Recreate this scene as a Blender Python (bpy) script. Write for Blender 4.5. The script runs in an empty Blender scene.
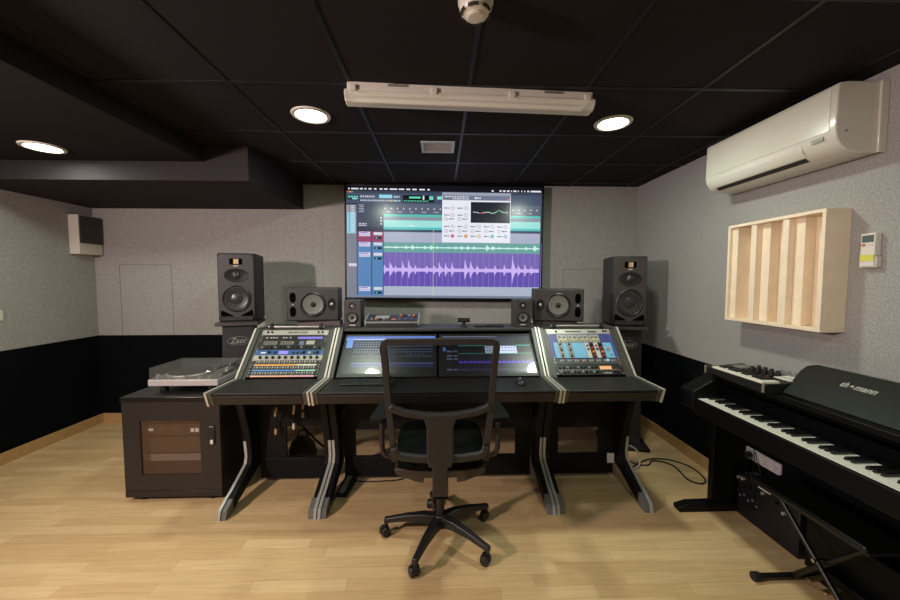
import bpy, math, random
from mathutils import Vector, Matrix
random.seed(7)
SC = bpy.context.scene
COL = SC.collection
PI = math.pi
def R(d): return math.radians(d)

# ------------------------------------------------------------ camera, world, light, exposure
cam_d = bpy.data.cameras.new('camera'); cam = bpy.data.objects.new('camera', cam_d); COL.objects.link(cam)
cam_d.sensor_width = 36; cam_d.lens = 14.4; cam_d.clip_start = .02
_a, _p = math.atan(10/360), math.atan(20/360)
_f = Vector((math.sin(_a)*math.cos(_p), math.cos(_a)*math.cos(_p), -math.sin(_p)))
cam.location = (0, 0, 1.486); cam.rotation_euler = _f.to_track_quat('-Z', 'Y').to_euler()
SC.camera = cam
w = bpy.data.worlds.new('world'); SC.world = w; w.use_nodes = True
w.node_tree.nodes['Background'].inputs[0].default_value = (.02, .02, .022, 1)
w.node_tree.nodes['Background'].inputs[1].default_value = .3
SC.view_settings.view_transform = 'Standard'; SC.view_settings.look = 'None'
SC.view_settings.exposure = 0.2; SC.view_settings.gamma = 1.0
SC.view_settings.use_curve_mapping = False
CEIL = 2.466; SOF = 2.349; XL = -3.53; XR = 2.09; YB = 3.80; YF = -2.4
# downlights: x, y, ceiling height, watts, colour
COOL = (.90, 1.0, .84)
LAMPS = [(-.765, 2.221, CEIL, 12, COOL), (1.083, 2.279, CEIL, 12, COOL), (-2.578, 2.464, SOF, 9, COOL),
         (-.765, .25, CEIL, 9, COOL), (1.083, .25, CEIL, 9, COOL), (-2.578, .25, SOF, 4, COOL)]
LED = Vector((-2.8, .1, 2.0)); LED_AIM = Vector((.82, .57, .0)); LED_W = 80; LED_COL = (1, .82, .78)   # lamp panel on a stand beside the camera
def lamp_light(x, y, z, watts, col, parent):
    d = bpy.data.lights.new('downlight_lamp', 'AREA'); d.shape = 'DISK'; d.size = .17
    d.energy = watts; d.color = col
    o = bpy.data.objects.new('downlight_lamp', d); COL.objects.link(o); o.parent = parent
    o.location = (0, 0, -.014)

# ------------------------------------------------------------ helpers
def s2l(c):
    return tuple(((v/255)/12.92 if v/255 <= .04045 else ((v/255+.055)/1.055)**2.4) for v in c)
MATS = {}
def mat(name, rgb, rough=.5, metal=0, emit=0, speck=0, speck_scale=200, bump=0, bump_scale=60, coat=0, spec=None, alpha=None):
    if name in MATS: return MATS[name]
    m = bpy.data.materials.new(name); m.use_nodes = True; nt = m.node_tree; b = nt.nodes['Principled BSDF']
    c = s2l(rgb) + (1,)
    b.inputs['Base Color'].default_value = c; b.inputs['Roughness'].default_value = rough
    b.inputs['Metallic'].default_value = metal
    if coat: b.inputs['Coat Weight'].default_value = coat; b.inputs['Coat Roughness'].default_value = .05
    if spec is not None: b.inputs['Specular IOR Level'].default_value = spec
    if emit: b.inputs['Emission Color'].default_value = c; b.inputs['Emission Strength'].default_value = emit
    if alpha is not None: b.inputs['Alpha'].default_value = alpha
    tc = nt.nodes.new('ShaderNodeTexCoord')
    if not emit:
        sp = speck if speck else .05
        n = nt.nodes.new('ShaderNodeTexNoise'); n.inputs['Scale'].default_value = speck_scale; n.inputs['Detail'].default_value = 3
        nt.links.new(tc.outputs['Object'], n.inputs['Vector'])
        r = nt.nodes.new('ShaderNodeMapRange'); r.inputs['From Min'].default_value = .3; r.inputs['From Max'].default_value = .7
        r.inputs['To Min'].default_value = 1-sp; r.inputs['To Max'].default_value = 1+sp
        mx = nt.nodes.new('ShaderNodeMix'); mx.data_type = 'RGBA'; mx.blend_type = 'MULTIPLY'; mx.inputs[0].default_value = 1
        nt.links.new(n.outputs['Fac'], r.inputs['Value'])
        mx.inputs[6].default_value = c; nt.links.new(r.outputs['Result'], mx.inputs[7])
        nt.links.new(mx.outputs[2], b.inputs['Base Color'])
    if bump:
        n2 = nt.nodes.new('ShaderNodeTexNoise'); n2.inputs['Scale'].default_value = bump_scale; n2.inputs['Detail'].default_value = 4
        nt.links.new(tc.outputs['Object'], n2.inputs['Vector'])
        bp = nt.nodes.new('ShaderNodeBump'); bp.inputs['Strength'].default_value = bump; bp.inputs['Distance'].default_value = .003
        nt.links.new(n2.outputs['Fac'], bp.inputs['Height']); nt.links.new(bp.outputs['Normal'], b.inputs['Normal'])
    MATS[name] = m; return m

class M:
    def __init__(s): s.v = []; s.f = []; s.c = []; s.mi = []
    def add(s, vs, fs, col=None, mi=0):
        o = len(s.v); s.v += [Vector(p) for p in vs]
        for f in fs: s.f.append([i+o for i in f]); s.c.append(col); s.mi.append(mi)
        return s
    def box(s, x0, x1, y0, y1, z0, z1, col=None, mi=0, mx=None):
        x0, x1 = sorted((x0, x1)); y0, y1 = sorted((y0, y1)); z0, z1 = sorted((z0, z1))
        vs = [Vector(p) for p in ((x0,y0,z0),(x1,y0,z0),(x1,y1,z0),(x0,y1,z0),(x0,y0,z1),(x1,y0,z1),(x1,y1,z1),(x0,y1,z1))]
        if mx: vs = [mx @ p for p in vs]
        return s.add(vs, [(3,2,1,0),(4,5,6,7),(0,1,5,4),(1,2,6,5),(2,3,7,6),(3,0,4,7)], col, mi)
    def cyl(s, p0, p1, r, r2=None, seg=24, col=None, caps=True):
        r2 = r if r2 is None else r2
        p0 = Vector(p0); p1 = Vector(p1); d = (p1-p0).normalized()
        u = d.orthogonal().normalized(); w_ = d.cross(u)
        vs = []
        for p, rr in ((p0, r), (p1, r2)):
            for i in range(seg):
                a = 2*PI*i/seg; vs.append(p + (u*math.cos(a)+w_*math.sin(a))*rr)
        fs = [(i, (i+1) % seg, seg+(i+1) % seg, seg+i) for i in range(seg)]
        if caps: fs += [tuple(range(seg-1, -1, -1)), tuple(range(seg, 2*seg))]
        return s.add(vs, fs, col)
    def prism(s, pts, axis, a, b, col=None, mi=0):
        """pts: 2-D outline; axis 'x' -> (y,z), 'y' -> (x,z), 'z' -> (x,y)"""
        area = sum(pts[i][0]*pts[(i+1) % len(pts)][1]-pts[(i+1) % len(pts)][0]*pts[i][1] for i in range(len(pts)))
        if area < 0: pts = pts[::-1]
        a, b = min(a, b), max(a, b); n = len(pts)
        def P(p, t): return {'x': (t, p[0], p[1]), 'y': (p[0], t, p[1]), 'z': (p[0], p[1], t)}[axis]
        vs = [P(p, a) for p in pts] + [P(p, b) for p in pts]
        fs = [tuple(range(n-1, -1, -1)), tuple(range(n, 2*n))] + [(i, (i+1) % n, n+(i+1) % n, n+i) for i in range(n)]
        if axis == 'y': fs = [tuple(reversed(f)) for f in fs]
        return s.add(vs, fs, col, mi)
    def tube(s, pts, r, seg=10, col=None, smooth=True):
        P = [Vector(p) for p in pts]
        if smooth and len(P) > 2:
            Q = []
            for i in range(len(P)-1):
                p0 = P[max(i-1, 0)]; p1 = P[i]; p2 = P[i+1]; p3 = P[min(i+2, len(P)-1)]
                for k in range(6):
                    t = k/6
                    Q.append(.5*((2*p1)+(-p0+p2)*t+(2*p0-5*p1+4*p2-p3)*t*t+(-p0+3*p1-3*p2+p3)*t**3))
            Q.append(P[-1]); P = Q
        n = len(P); vs = []; u = None
        for i, p in enumerate(P):
            d = (P[min(i+1, n-1)]-P[max(i-1, 0)]).normalized()
            u = d.orthogonal().normalized() if u is None else (u-d*u.dot(d)).normalized()
            w_ = d.cross(u); rr = r[min(i*len(r)//n, len(r)-1)] if isinstance(r, (list, tuple)) else r
            for k in range(seg):
                a = 2*PI*k/seg; vs.append(p+(u*math.cos(a)+w_*math.sin(a))*rr)
        fs = [(i*seg+k, i*seg+(k+1) % seg, (i+1)*seg+(k+1) % seg, (i+1)*seg+k) for i in range(n-1) for k in range(seg)]
        fs += [tuple(range(seg-1, -1, -1)), tuple(range((n-1)*seg, n*seg))]
        return s.add(vs, fs, col)
    def lathe(s, prof, c=(0, 0, 0), seg=40, mx=None, sx=1, sy=1, col=None):
        """prof: (radius, height) along local z"""
        c = Vector(c); vs = []; fs = []; n = len(prof)
        for (r, h) in prof:
            for k in range(seg):
                a = 2*PI*k/seg; p = Vector((r*sx*math.cos(a), r*sy*math.sin(a), h))
                vs.append(c + (mx @ p if mx else p))
        for i in range(n-1):
            for k in range(seg): fs.append((i*seg+k, i*seg+(k+1) % seg, (i+1)*seg+(k+1) % seg, (i+1)*seg+k))
        fs += [tuple(range(seg-1, -1, -1)), tuple(range((n-1)*seg, n*seg))]
        return s.add(vs, fs, col)
    def quad(s, x0, x1, y0, y1, z, col=None):
        return s.add([(x0,y0,z),(x1,y0,z),(x1,y1,z),(x0,y1,z)], [(0,1,2,3)], col)
    def out(s, name, m, parent=None, world=False, bevel=0, seg=2, smooth=None, kind=None, label=None, colattr=False, mods=None):
        me = bpy.data.meshes.new(name)
        vs = s.v
        if world and parent:
            inv = wm(parent).inverted(); vs = [inv @ v for v in vs]
        me.from_pydata([tuple(v) for v in vs], [], s.f); me.update()
        for mm in (m if isinstance(m, (list, tuple)) else [m]): me.materials.append(mm)
        me.polygons.foreach_set('material_index', s.mi)
        if colattr:
            ca = me.color_attributes.new('art', 'FLOAT_COLOR', 'CORNER')
            for p in me.polygons:
                c = s2l(s.c[p.index] or (20, 20, 20)) + (1,)
                for li in p.loop_indices: ca.data[li].color = c
        if smooth is None: smooth = 35
        if smooth:
            me.polygons.foreach_set('use_smooth', [True]*len(me.polygons)); me.set_sharp_from_angle(angle=R(smooth))
        o = bpy.data.objects.new(name, me); COL.objects.link(o)
        if parent: o.parent = parent
        if bevel:
            b = o.modifiers.new('bevel', 'BEVEL'); b.width = bevel; b.segments = seg; b.limit_method = 'ANGLE'; b.angle_limit = R(40)
        if kind: o['kind'] = kind
        if label: o['label'] = label
        return o
def wm(o):
    m = o.matrix_basis.copy()
    # matrix_basis is not refreshed before a depsgraph update: compose it by hand
    m = Matrix.Translation(o.location) @ o.rotation_euler.to_matrix().to_4x4() @ Matrix.Diagonal(o.scale).to_4x4()
    return wm(o.parent) @ m if o.parent else m
def tag(o, label, cat, group=None):
    o['label'] = label; o['category'] = cat
    if group: o['group'] = group
    return o
def thing(name, label, cat, loc=(0, 0, 0), rot=(0, 0, 0), group=None):
    o = bpy.data.objects.new(name, None); COL.objects.link(o); o.empty_display_size = .05
    o.location = loc; o.rotation_euler = rot
    return tag(o, label, cat, group)
def copy_tree(o, parent=None):
    c = o.copy(); COL.objects.link(c)
    if parent: c.parent = parent
    for ch in list(o.children): copy_tree(ch, c)
    return c
def text(txt, size, m, parent, mx, name='lettering', extrude=.0006, shear=0, bold=0, label=None, sx=1):
    cu = bpy.data.curves.new(name, 'FONT'); cu.body = txt; cu.size = size; cu.extrude = extrude
    cu.align_x = 'CENTER'; cu.align_y = 'CENTER'; cu.shear = shear; cu.offset = bold; cu.resolution_u = 2
    tmp = bpy.data.objects.new('tmp', cu); COL.objects.link(tmp)
    dg = bpy.context.evaluated_depsgraph_get(); me = bpy.data.meshes.new_from_object(tmp.evaluated_get(dg))
    bpy.data.objects.remove(tmp)
    me.transform(mx @ Matrix.Diagonal((sx, 1, 1, 1))); me.name = name
    me.materials.clear(); me.materials.append(m)
    o = bpy.data.objects.new(name, me); COL.objects.link(o); o.parent = parent
    if label: o['label'] = label
    return o
def art_mat(name, emit=0, rough=.4, coat=0):
    """surface whose print (or, lit up, whose pixels) comes from the mesh's colour attribute"""
    if name in MATS: return MATS[name]
    m = bpy.data.materials.new(name); m.use_nodes = True; nt = m.node_tree; b = nt.nodes['Principled BSDF']
    a = nt.nodes.new('ShaderNodeAttribute'); a.attribute_name = 'art'
    if emit:
        b.inputs['Base Color'].default_value = (.012, .012, .014, 1)
        nt.links.new(a.outputs['Color'], b.inputs['Emission Color']); b.inputs['Emission Strength'].default_value = emit*.87
    else: nt.links.new(a.outputs['Color'], b.inputs['Base Color'])
    b.inputs['Roughness'].default_value = rough
    if coat: b.inputs['Coat Weight'].default_value = coat; b.inputs['Coat Roughness'].default_value = .03
    MATS[name] = m; return m

# ------------------------------------------------------------ materials
wall_m = mat('grey_wall_carpet', (160, 157, 154), .95, speck=.19, speck_scale=112, bump=.35, bump_scale=200, spec=.1)
dado_m = mat('black_wall_carpet', (13, 14, 18), .9, speck=.3, speck_scale=140, spec=.05)
tile_m = mat('charcoal_ceiling_tile', (37, 32, 33), .9, speck=.3, speck_scale=300, bump=.2, spec=.15)
grid_m = mat('black_ceiling_rail', (16, 16, 20), .5, spec=.35)
soffit_m = mat('dark_soffit_paint', (33, 30, 30), .9, spec=.12)
base_m = mat('oak_skirting', (190, 150, 100), .5, speck=.1, speck_scale=30)
black_p = mat('black_plastic', (26, 26, 27), .42)
blackm = mat('black_matte_plastic', (20, 20, 21), .7)
chair_p = mat('dark_grey_plastic', (37, 32, 30), .52, bump=.15, bump_scale=400)
baseblk = mat('black_nylon', (30, 27, 28), .42)
leather = mat('black_desk_vinyl', (29, 27, 25), .5, bump=.3, bump_scale=500)
deskblk = mat('black_desk_laminate', (11, 11, 12), .6, spec=.25)
apron_m = mat('dark_brown_desk_edge', (36, 29, 27), .6)
silver = mat('brushed_silver_edge', (196, 192, 180), .4, metal=.25)
white_p = mat('white_plastic', (214, 208, 198), .35)
ac_m = mat('glossy_white_plastic', (212, 207, 194), .22, coat=.4)
chrome = mat('chrome', (200, 200, 200), .15, metal=1)
alu = mat('aluminium', (176, 173, 168), .38, metal=.6)
spk_m = mat('black_speaker_paint', (44, 42, 42), .55, bump=.2, bump_scale=500)
rubber = mat('black_rubber', (16, 16, 16), .6)
pine = mat('pale_pine', (238, 219, 194), .6, speck=.05, speck_scale=12)
piano_m = mat('black_piano_vinyl', (9, 10, 11), .45, spec=.2)
whitekey = mat('ivory_key', (226, 222, 208), .3)
blackkey = mat('ebony_key', (14, 14, 14), .3)

def floor_material():
    m = bpy.data.materials.new('beech_laminate'); m.use_nodes = True; nt = m.node_tree; N = nt.nodes; L = nt.links
    b = N['Principled BSDF']; tc = N.new('ShaderNodeTexCoord')
    br = N.new('ShaderNodeTexBrick'); br.inputs['Scale'].default_value = 1
    br.inputs['Brick Width'].default_value = .46; br.inputs['Row Height'].default_value = .072
    br.inputs['Mortar Size'].default_value = .0006; br.inputs['Mortar Smooth'].default_value = 0; br.inputs['Bias'].default_value = -.1
    br.offset = .37; br.offset_frequency = 2; br.squash = .8; br.squash_frequency = 3
    br.inputs['Color1'].default_value = s2l((206, 170, 122)) + (1,); br.inputs['Color2'].default_value = s2l((224, 191, 144)) + (1,)
    br.inputs['Mortar'].default_value = s2l((182, 144, 98)) + (1,)
    L.new(tc.outputs['Object'], br.inputs['Vector'])
    mp = N.new('ShaderNodeMapping'); mp.inputs['Scale'].default_value = (2.2, 45, 1); L.new(tc.outputs['Object'], mp.inputs['Vector'])
    n = N.new('ShaderNodeTexNoise'); n.inputs['Scale'].default_value = 1.6; n.inputs['Detail'].default_value = 6; n.inputs['Distortion'].default_value = .6
    L.new(mp.outputs[0], n.inputs['Vector'])
    r = N.new('ShaderNodeMapRange'); r.inputs['From Min'].default_value = .3; r.inputs['From Max'].default_value = .72
    r.inputs['To Min'].default_value = .86; r.inputs['To Max'].default_value = 1.06; L.new(n.outputs['Fac'], r.inputs['Value'])
    mx = N.new('ShaderNodeMix'); mx.data_type = 'RGBA'; mx.blend_type = 'MULTIPLY'; mx.inputs[0].default_value = 1
    L.new(br.outputs['Color'], mx.inputs[6]); L.new(r.outputs[0], mx.inputs[7]); L.new(mx.outputs[2], b.inputs['Base Color'])
    b.inputs['Roughness'].default_value = .42; b.inputs['Specular IOR Level'].default_value = .4
    return m

# ------------------------------------------------------------ the room
def struct(name, m, mats, bevel=0):
    o = m.out(name, mats, bevel=bevel, smooth=0); o['kind'] = 'structure'; return o
T_ = .12
DB, DR = .915, .835      # dado heights: back and left wall, right wall
struct('floor', M().box(XL-T_, XR+T_, YF-T_, YB+T_, -.1, 0), floor_material())
struct('ceiling', M().box(XL-T_, XR+T_, YF-T_, YB+T_, CEIL, CEIL+.1), tile_m)
def wall(name, x0, x1, y0, y1, d):
    struct(name, M().box(x0, x1, y0, y1, 0, d, mi=1).box(x0, x1, y0, y1, d, CEIL), [wall_m, dado_m])
wall('wall_back', XL, XR, YB, YB+T_, DB)
wall('wall_left', XL-T_, XL, YF, YB+T_, DB)
wall('wall_right', XR, XR+T_, YF, YB+T_, DR)
wall('wall_front', XL, XR, YF-T_, YF, DB)
struct('baseboard_back', M().box(XL+.012, XR-.012, YB-.012, YB, 0, .095), base_m, .002)
struct('baseboard_left', M().box(XL, XL+.012, YF, YB, 0, .095), base_m, .002)
struct('baseboard_right', M().box(XR-.012, XR, YF, YB, 0, .095), base_m, .002)
# lowered ceiling on the left, and the duct box across its end
struct('trim_1', M().prism([(XL, CEIL), (-1.725, CEIL), (-1.725, SOF), (XL, SOF)], 'y', YF, 2.73), soffit_m)
struct('trim_2', M().box(XL, -1.405, 2.73, YB, 2.213, CEIL), mat('duct_box_paint', (44, 38, 41), .85, spec=.2))
g = M()
for k in range(-3, 4):
    x = .15+.6*k
    if x > -1.7: g.box(x-.010, x+.010, YF, YB if x > -1.4 else 2.73, CEIL-.003, CEIL)
for k in range(-7, 4):
    y = 1.87+.6*k
    g.box(-1.725 if y < 2.73 else -1.405, XR, y-.012, y+.012, CEIL-.0035, CEIL)
struct('trim_3', g, grid_m)
# fabric panel joints and flush hatches of the back wall
seam = mat('wall_joint', (88, 84, 78), .9)
j = M()
for x in (-.62+-.6, .0, 1.22): j.box(x-.0015, x+.0015, YB-.0012, YB, DB, 2.2)
struct('trim_4', j, mat('faint_joint', (140, 134, 127), .9))
def hatch(x0, x1, z0, z1):
    h = M(); t = .0035
    h.box(x0, x1, YB-.001, YB, z1-t, z1); h.box(x0, x0+t, YB-.001, YB, z0, z1); h.box(x1-t, x1, YB-.001, YB, z0, z1)
    return h
struct('trim_5', hatch(-3.29, -2.765, DB, 1.645), seam)
struct('trim_6', hatch(1.305, 1.95, DB, 1.60), seam)
o = M().box(XL, XL+.01, 2.925, 2.99, 1.16, 1.245).out('light_switch', white_p, bevel=.003)
tag(o, 'white light switch plate on the left wall above the black band, at the picture edge', 'light switch')

# ------------------------------------------------------------ downlights
glass = mat('lit_diffuser', (245, 255, 240), .4, emit=14)
lab = ['round ceiling downlight left of the long batten light', 'round ceiling downlight right of the long batten light, near the air conditioner',
       'round downlight in the lowered ceiling at far left',
       'round downlight in the rear half of the room, nearest the middle of the ceiling', 'round downlight in the rear half of the room, nearest the air conditioner side', 'round downlight in the lowered ceiling in the rear half of the room']
for i, (x, y, z, wt, c) in enumerate(LAMPS):
    r = thing('downlight', lab[i], 'ceiling light', (x, y, z), group='round ceiling downlights')
    ring = M().lathe([(.086, -.001), (.090, -.009), (.108, -.008), (.113, 0), (.086, 0)], seg=48); ring.f = ring.f[:-2]; ring.c = ring.c[:-2]; ring.mi = ring.mi[:-2]
    ring.out('trim_ring', white_p, r)
    M().lathe([(.0, -.002), (.086, -.002), (.086, -.0005), (0, -.0005)], seg=40).out('diffuser', glass, r)
    lamp_light(x, y, z, wt, c, r)

r = thing('panel_lamp', 'round lamp panel on a black stand left of the camera', 'lamp', (LED.x, LED.y, 0), (0, 0, math.atan2(LED_AIM.y, LED_AIM.x)-PI/2))
for k in range(3):
    a = k*2*PI/3; M().tube([(0, -.05, .45), (.4*math.cos(a), -.05+.4*math.sin(a), .012)], .01, smooth=False).out('leg', MATS['black_plastic'], r)
M().cyl((0, -.05, .40), (0, -.05, LED.z), .012).out('pole', MATS['black_plastic'], r)
M().cyl((0, -.035, LED.z), (0, -.01, LED.z), .13, seg=40).out('housing', MATS['black_plastic'], r)
ld = bpy.data.lights.new('panel_light', 'AREA'); ld.shape = 'DISK'; ld.size = .22; ld.energy = LED_W; ld.color = LED_COL
lo = bpy.data.objects.new('panel_light', ld); COL.objects.link(lo); lo.parent = r; lo.location = (0, 0, LED.z); lo.rotation_euler = (R(90), 0, 0)

# ------------------------------------------------------------ batten light, smoke detector, vent
r = thing('batten_light', 'long white weatherproof fluorescent batten, unlit, under the black ceiling', 'ceiling light', (.168, 1.93, CEIL), (0, 0, R(3.2)))
M().prism([(-.05, 0), (.05, 0), (.05, -.038), (-.05, -.038)], 'x', -.63, .63).out('housing', white_p, r, bevel=.004)
cv = mat('clear_batten_cover', (244, 240, 230), .25, alpha=.45)
M().prism([(-.056, -.036), (.056, -.036), (.052, -.062), (.030, -.088), (-.030, -.088), (-.052, -.062)], 'x', -.645, .645).out('cover', cv, r, bevel=.008, seg=3)
M().prism([(-.03, -.036), (.03, -.036), (.018, -.05), (-.018, -.05)], 'x', -.6, .6).out('reflector', white_p, r)
M().cyl((-.59, -.0, -.066), (.59, 0, -.066), .013).out('tube', mat('fluorescent_tube', (235, 232, 222), .4), r)
for x in (-.6, -.2, .2, .6):
    for s in (-1, 1):
        M().box(x-.016, x+.016, s*.050, s*.062, -.05, -.018).out('clip', white_p, r, bevel=.003)
for x in (-.38, .42):
    M().box(x-.05, x+.05, -.053, -.05, -.018, -.006).out('mount_bracket', mat('grey_metal', (120, 118, 114), .5), r)

r = thing('smoke_detector', 'round white smoke detector on the ceiling at the top edge of the picture', 'smoke detector', (.126, 1.31, CEIL)); r.scale = (1.06, 1.06, 1.1)
M().lathe([(0, 0), (.058, 0), (.058, -.014), (.052, -.018)], seg=40).out('base_plate', white_p, r)
M().lathe([(0, -.014), (.052, -.014), (.053, -.034), (.046, -.046), (.030, -.052), (.030, -.046), (0, -.046)], seg=40).out('body', white_p, r)
dk = mat('dark_slot', (40, 36, 34), .8)
for k in range(6):
    a = k*PI/3+.26; ps = []
    for t in (-.36, -.12, .12, .36): ps.append((.0475*math.cos(a+t), .0475*math.sin(a+t), -.0455))
    M().tube(ps, .0048, seg=8).out('slot', dk, r)
M().lathe([(0, -.046), (.030, -.046), (.030, -.056), (.025, -.060), (0, -.061)], seg=36).out('sensor_cap', white_p, r)

r = thing('ceiling_vent', 'small white rectangular ceiling vent in front of the big screen', 'vent', (-.014, 2.712, CEIL))
f = M()
f.box(-.122, .122, -.11, -.088, -.008, 0).box(-.122, .122, .088, .11, -.008, 0).box(-.122, -.098, -.088, .088, -.008, 0).box(.098, .122, -.088, .088, -.008, 0)
f.out('frame', mat('pale_blue_grey_paint', (176, 184, 196), .4), r, bevel=.002)
for k in range(7): M().box(-.096, .096, -.078+k*.026-.009, -.078+k*.026+.009, -.006, -.003).out('slat', mat('pink_grey_metal', (176, 160, 152), .45), r)
M().box(-.097, .097, -.087, .087, -.002, -.0004).out('back_plate', mat('vent_backing', (90, 82, 76), .7), r)

# ------------------------------------------------------------ television
TW, TH = 2.02, 1.172
r = thing('television', 'huge wall-hung television showing purple and green audio tracks', 'television', (.047, 3.70, 1.862), (0, R(.5), 0))
M().box(-TW/2, TW/2, 0, .05, -TH/2, TH/2).out('casing', black_p, r, bevel=.006)
M().box(-.2, .2, .0502, .08, -.16, .16).box(-.3, .3, .0802, .0985, -.25, .25).out('wall_mount', blackm, r)
f = M(); t = .014
f.box(-TW/2, TW/2, -.006, .0, TH/2-t, TH/2).box(-TW/2, TW/2, -.006, .0, -TH/2, -TH/2+t+.008).box(-TW/2, -TW/2+t, -.006, 0, -TH/2, TH/2).box(TW/2-t, TW/2, -.006, 0, -TH/2, TH/2)
f.out('bezel', mat('glossy_black_bezel', (14, 14, 16), .25), r, bevel=.001)
class Screen:
    """rects and curves on a display, in display units (x right, y down), drawn as thin layers"""
    def __init__(s, x0, y0, x1, y1, wx, wy): s.a = (x0, y0, x1, y1, wx, wy); s.m = M(); s.l = 0
    def P(s, x, y, l):
        x0, y0, x1, y1, wx, wy = s.a
        return (((x-x0)/(x1-x0)-.5)*wx, -.0010-.00012*l, (.5-(y-y0)/(y1-y0))*wy)
    def rect(s, xa, ya, xb, yb, c, l):
        s.m.add([s.P(xa, yb, l), s.P(xb, yb, l), s.P(xb, ya, l), s.P(xa, ya, l)], [(0, 1, 2, 3)], c)
    def disc(s, x, y, rr, c, l, n=12):
        s.m.add([s.P(x+rr*math.cos(2*PI*k/n), y-rr*math.sin(2*PI*k/n), l) for k in range(n)], [tuple(range(n))], c)
    def wave(s, xa, xb, y, fn, c, l, n=260):
        up = []; dn = []
        for i in range(n+1):
            x = xa+(xb-xa)*i/n; a, b = fn(x); up.append(s.P(x, y-a, l)); dn.append(s.P(x, y+b, l))
        o = len(up)
        s.m.add(up+dn, [(i, o+i, o+i+1, i+1) for i in range(o-1)], c)
    def line(s, pts, th, c, l):
        for (xa, ya), (xb, yb) in zip(pts, pts[1:]):
            s.m.add([s.P(xa, ya+th, l), s.P(xb, yb+th, l), s.P(xb, yb-th, l), s.P(xa, ya-th, l)], [(0, 1, 2, 3)], c)
    def dashes(s, xa, xb, y, h, c, l, mn=1.2, mx=3, gap=.8):
        x = xa
        while x < xb:
            w_ = random.uniform(mn, mx); s.rect(x, y-h/2, min(x+w_, xb), y+h/2, c, l); x += w_+gap
def daw(S, dim=1.0, plug=True, seedv=3):
    random.seed(seedv)
    def c(*v): return tuple(x*dim for x in v)
    W = c(235, 235, 245)
    S.rect(346, 185, 542, 299, c(58, 66, 86), 0)
    S.rect(346, 185, 542, 190, c(8, 8, 20), 1)
    for a, b in ((348, 349.5), (351, 358), (359.5, 362.5), (364, 366), (368, 371), (373.5, 376), (379, 382), (383.5, 387), (389, 396.5), (398, 403.5), (405.5, 409.5), (411.5, 416), (418.5, 424), (426.5, 429)):
        S.rect(a, 187.6, b, 189, W, 2)
    for a, b in ((491, 493), (499, 501), (502.5, 505), (506.5, 509), (510.5, 511.5), (513, 516), (517.5, 518.5), (521, 522), (524, 525), (527, 529), (530.5, 541)):
        S.rect(a, 187.7, b, 189.3, W, 2)
    S.rect(346, 190, 542, 192.6, c(54, 64, 84), 1)
    for x, cc in ((347.6, (250, 90, 80)), (349.7, (240, 180, 70)), (351.8, (90, 200, 90))): S.disc(x, 191.5, .8, c(*cc), 2)
    S.rect(346, 192.6, 542, 203, c(66, 80, 104), 1)
    S.rect(347.4, 195, 358, 199.5, c(40, 56, 66), 2); S.dashes(348, 357.5, 196.4, 1.4, c(120, 235, 205), 3); S.rect(352, 197.6, 357, 199, c(150, 220, 235), 3)
    S.dashes(360, 374, 196, 2, c(190, 200, 215), 2, 1, 2); S.dashes(360, 400, 199.9, 1.6, c(190, 200, 215), 2, 1, 2)
    S.rect(378.5, 194, 391.5, 197.4, c(150, 215, 240), 2); S.dashes(393, 399, 196, 2, c(190, 200, 215), 2, 1, 2)
    S.rect(389, 199, 391.5, 200.8, c(240, 170, 90), 3); S.rect(393.5, 199, 395.5, 200.8, c(120, 210, 240), 3)
    S.rect(402, 194, 433.5, 201.2, c(6, 8, 12), 2)
    S.dashes(408.5, 420, 196.4, 1.8, c(100, 240, 190), 3, 1.5, 3, .3); S.dashes(403, 428, 199.9, 1.1, c(90, 200, 160), 3)
    S.rect(428.5, 194.8, 432.5, 198.6, c(120, 215, 195), 3); S.rect(422, 194.5, 423.5, 198.5, W, 3); S.rect(436.5, 195, 441, 198, c(150, 235, 215), 3)
    # left list column
    S.rect(346, 203, 356, 299, c(122, 126, 142), 1); S.rect(346, 203, 356, 204.6, c(40, 46, 62), 2)
    S.rect(346, 204.6, 355, 212, c(150, 150, 160), 2); S.rect(346.6, 212, 355.2, 233.5, c(150, 205, 225), 2)
    for k in range(13): S.rect(348.5, 205+k*2.15, 349.5, 206+k*2.15, c(90, 110, 150), 3); S.rect(350.8, 205+k*2.15, 353.8, 205.8+k*2.15, c(205, 225, 235), 3)
    S.rect(348, 264, 356, 267, c(215, 205, 235), 2)
    S.rect(356, 203, 383, 231.5, c(60, 70, 92), 1)
    for k in range(5): S.rect(358+k % 2, 204.3+k*1.7, 363.5, 205+k*1.7, c(170, 180, 195), 2)
    for k in range(3): S.disc(380.5, 217.5+3*k, .9, c(225, 230, 240), 2, 8)
    S.dashes(358.5, 366, 223.4, 1.1, c(205, 210, 220), 2); S.dashes(358.5, 366, 225.2, 1.1, c(205, 210, 220), 2)
    S.rect(356, 226.6, 383, 231.4, c(44, 52, 72), 2)
    # rulers
    S.rect(383, 203, 541, 214, c(90, 98, 118), 1)
    for k in range(26): S.rect(384+k*6.1, 207, 385.4+k*6.1, 208.6, c(190, 195, 205), 2)
    for k in range(13): S.rect(385+k*12, 210.7, 388+k*12+random.random()*2, 211.6, c(170, 178, 192), 2)
    S.rect(383, 213.6, 541, 216, c(82, 196, 188), 2); S.rect(383, 216, 541, 219.6, c(140, 146, 158), 2)
    S.rect(383, 219.6, 541, 226.6, c(160, 228, 222), 2); S.rect(383, 226.6, 541, 229, c(88, 202, 200), 2); S.rect(383, 229, 541, 231.6, c(64, 76, 100), 2)
    for k in range(40): S.rect(384+k*3.9, 227.3, 385+k*3.9, 228, c(50, 120, 130), 3)
    S.dashes(395, 412, 222, .7, W, 3, .6, 1, 3); S.rect(407.5, 224.4, 413, 225.4, W, 3)
    # tracks
    S.rect(383, 231.6, 541, 242, c(172, 178, 202), 2)
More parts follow.
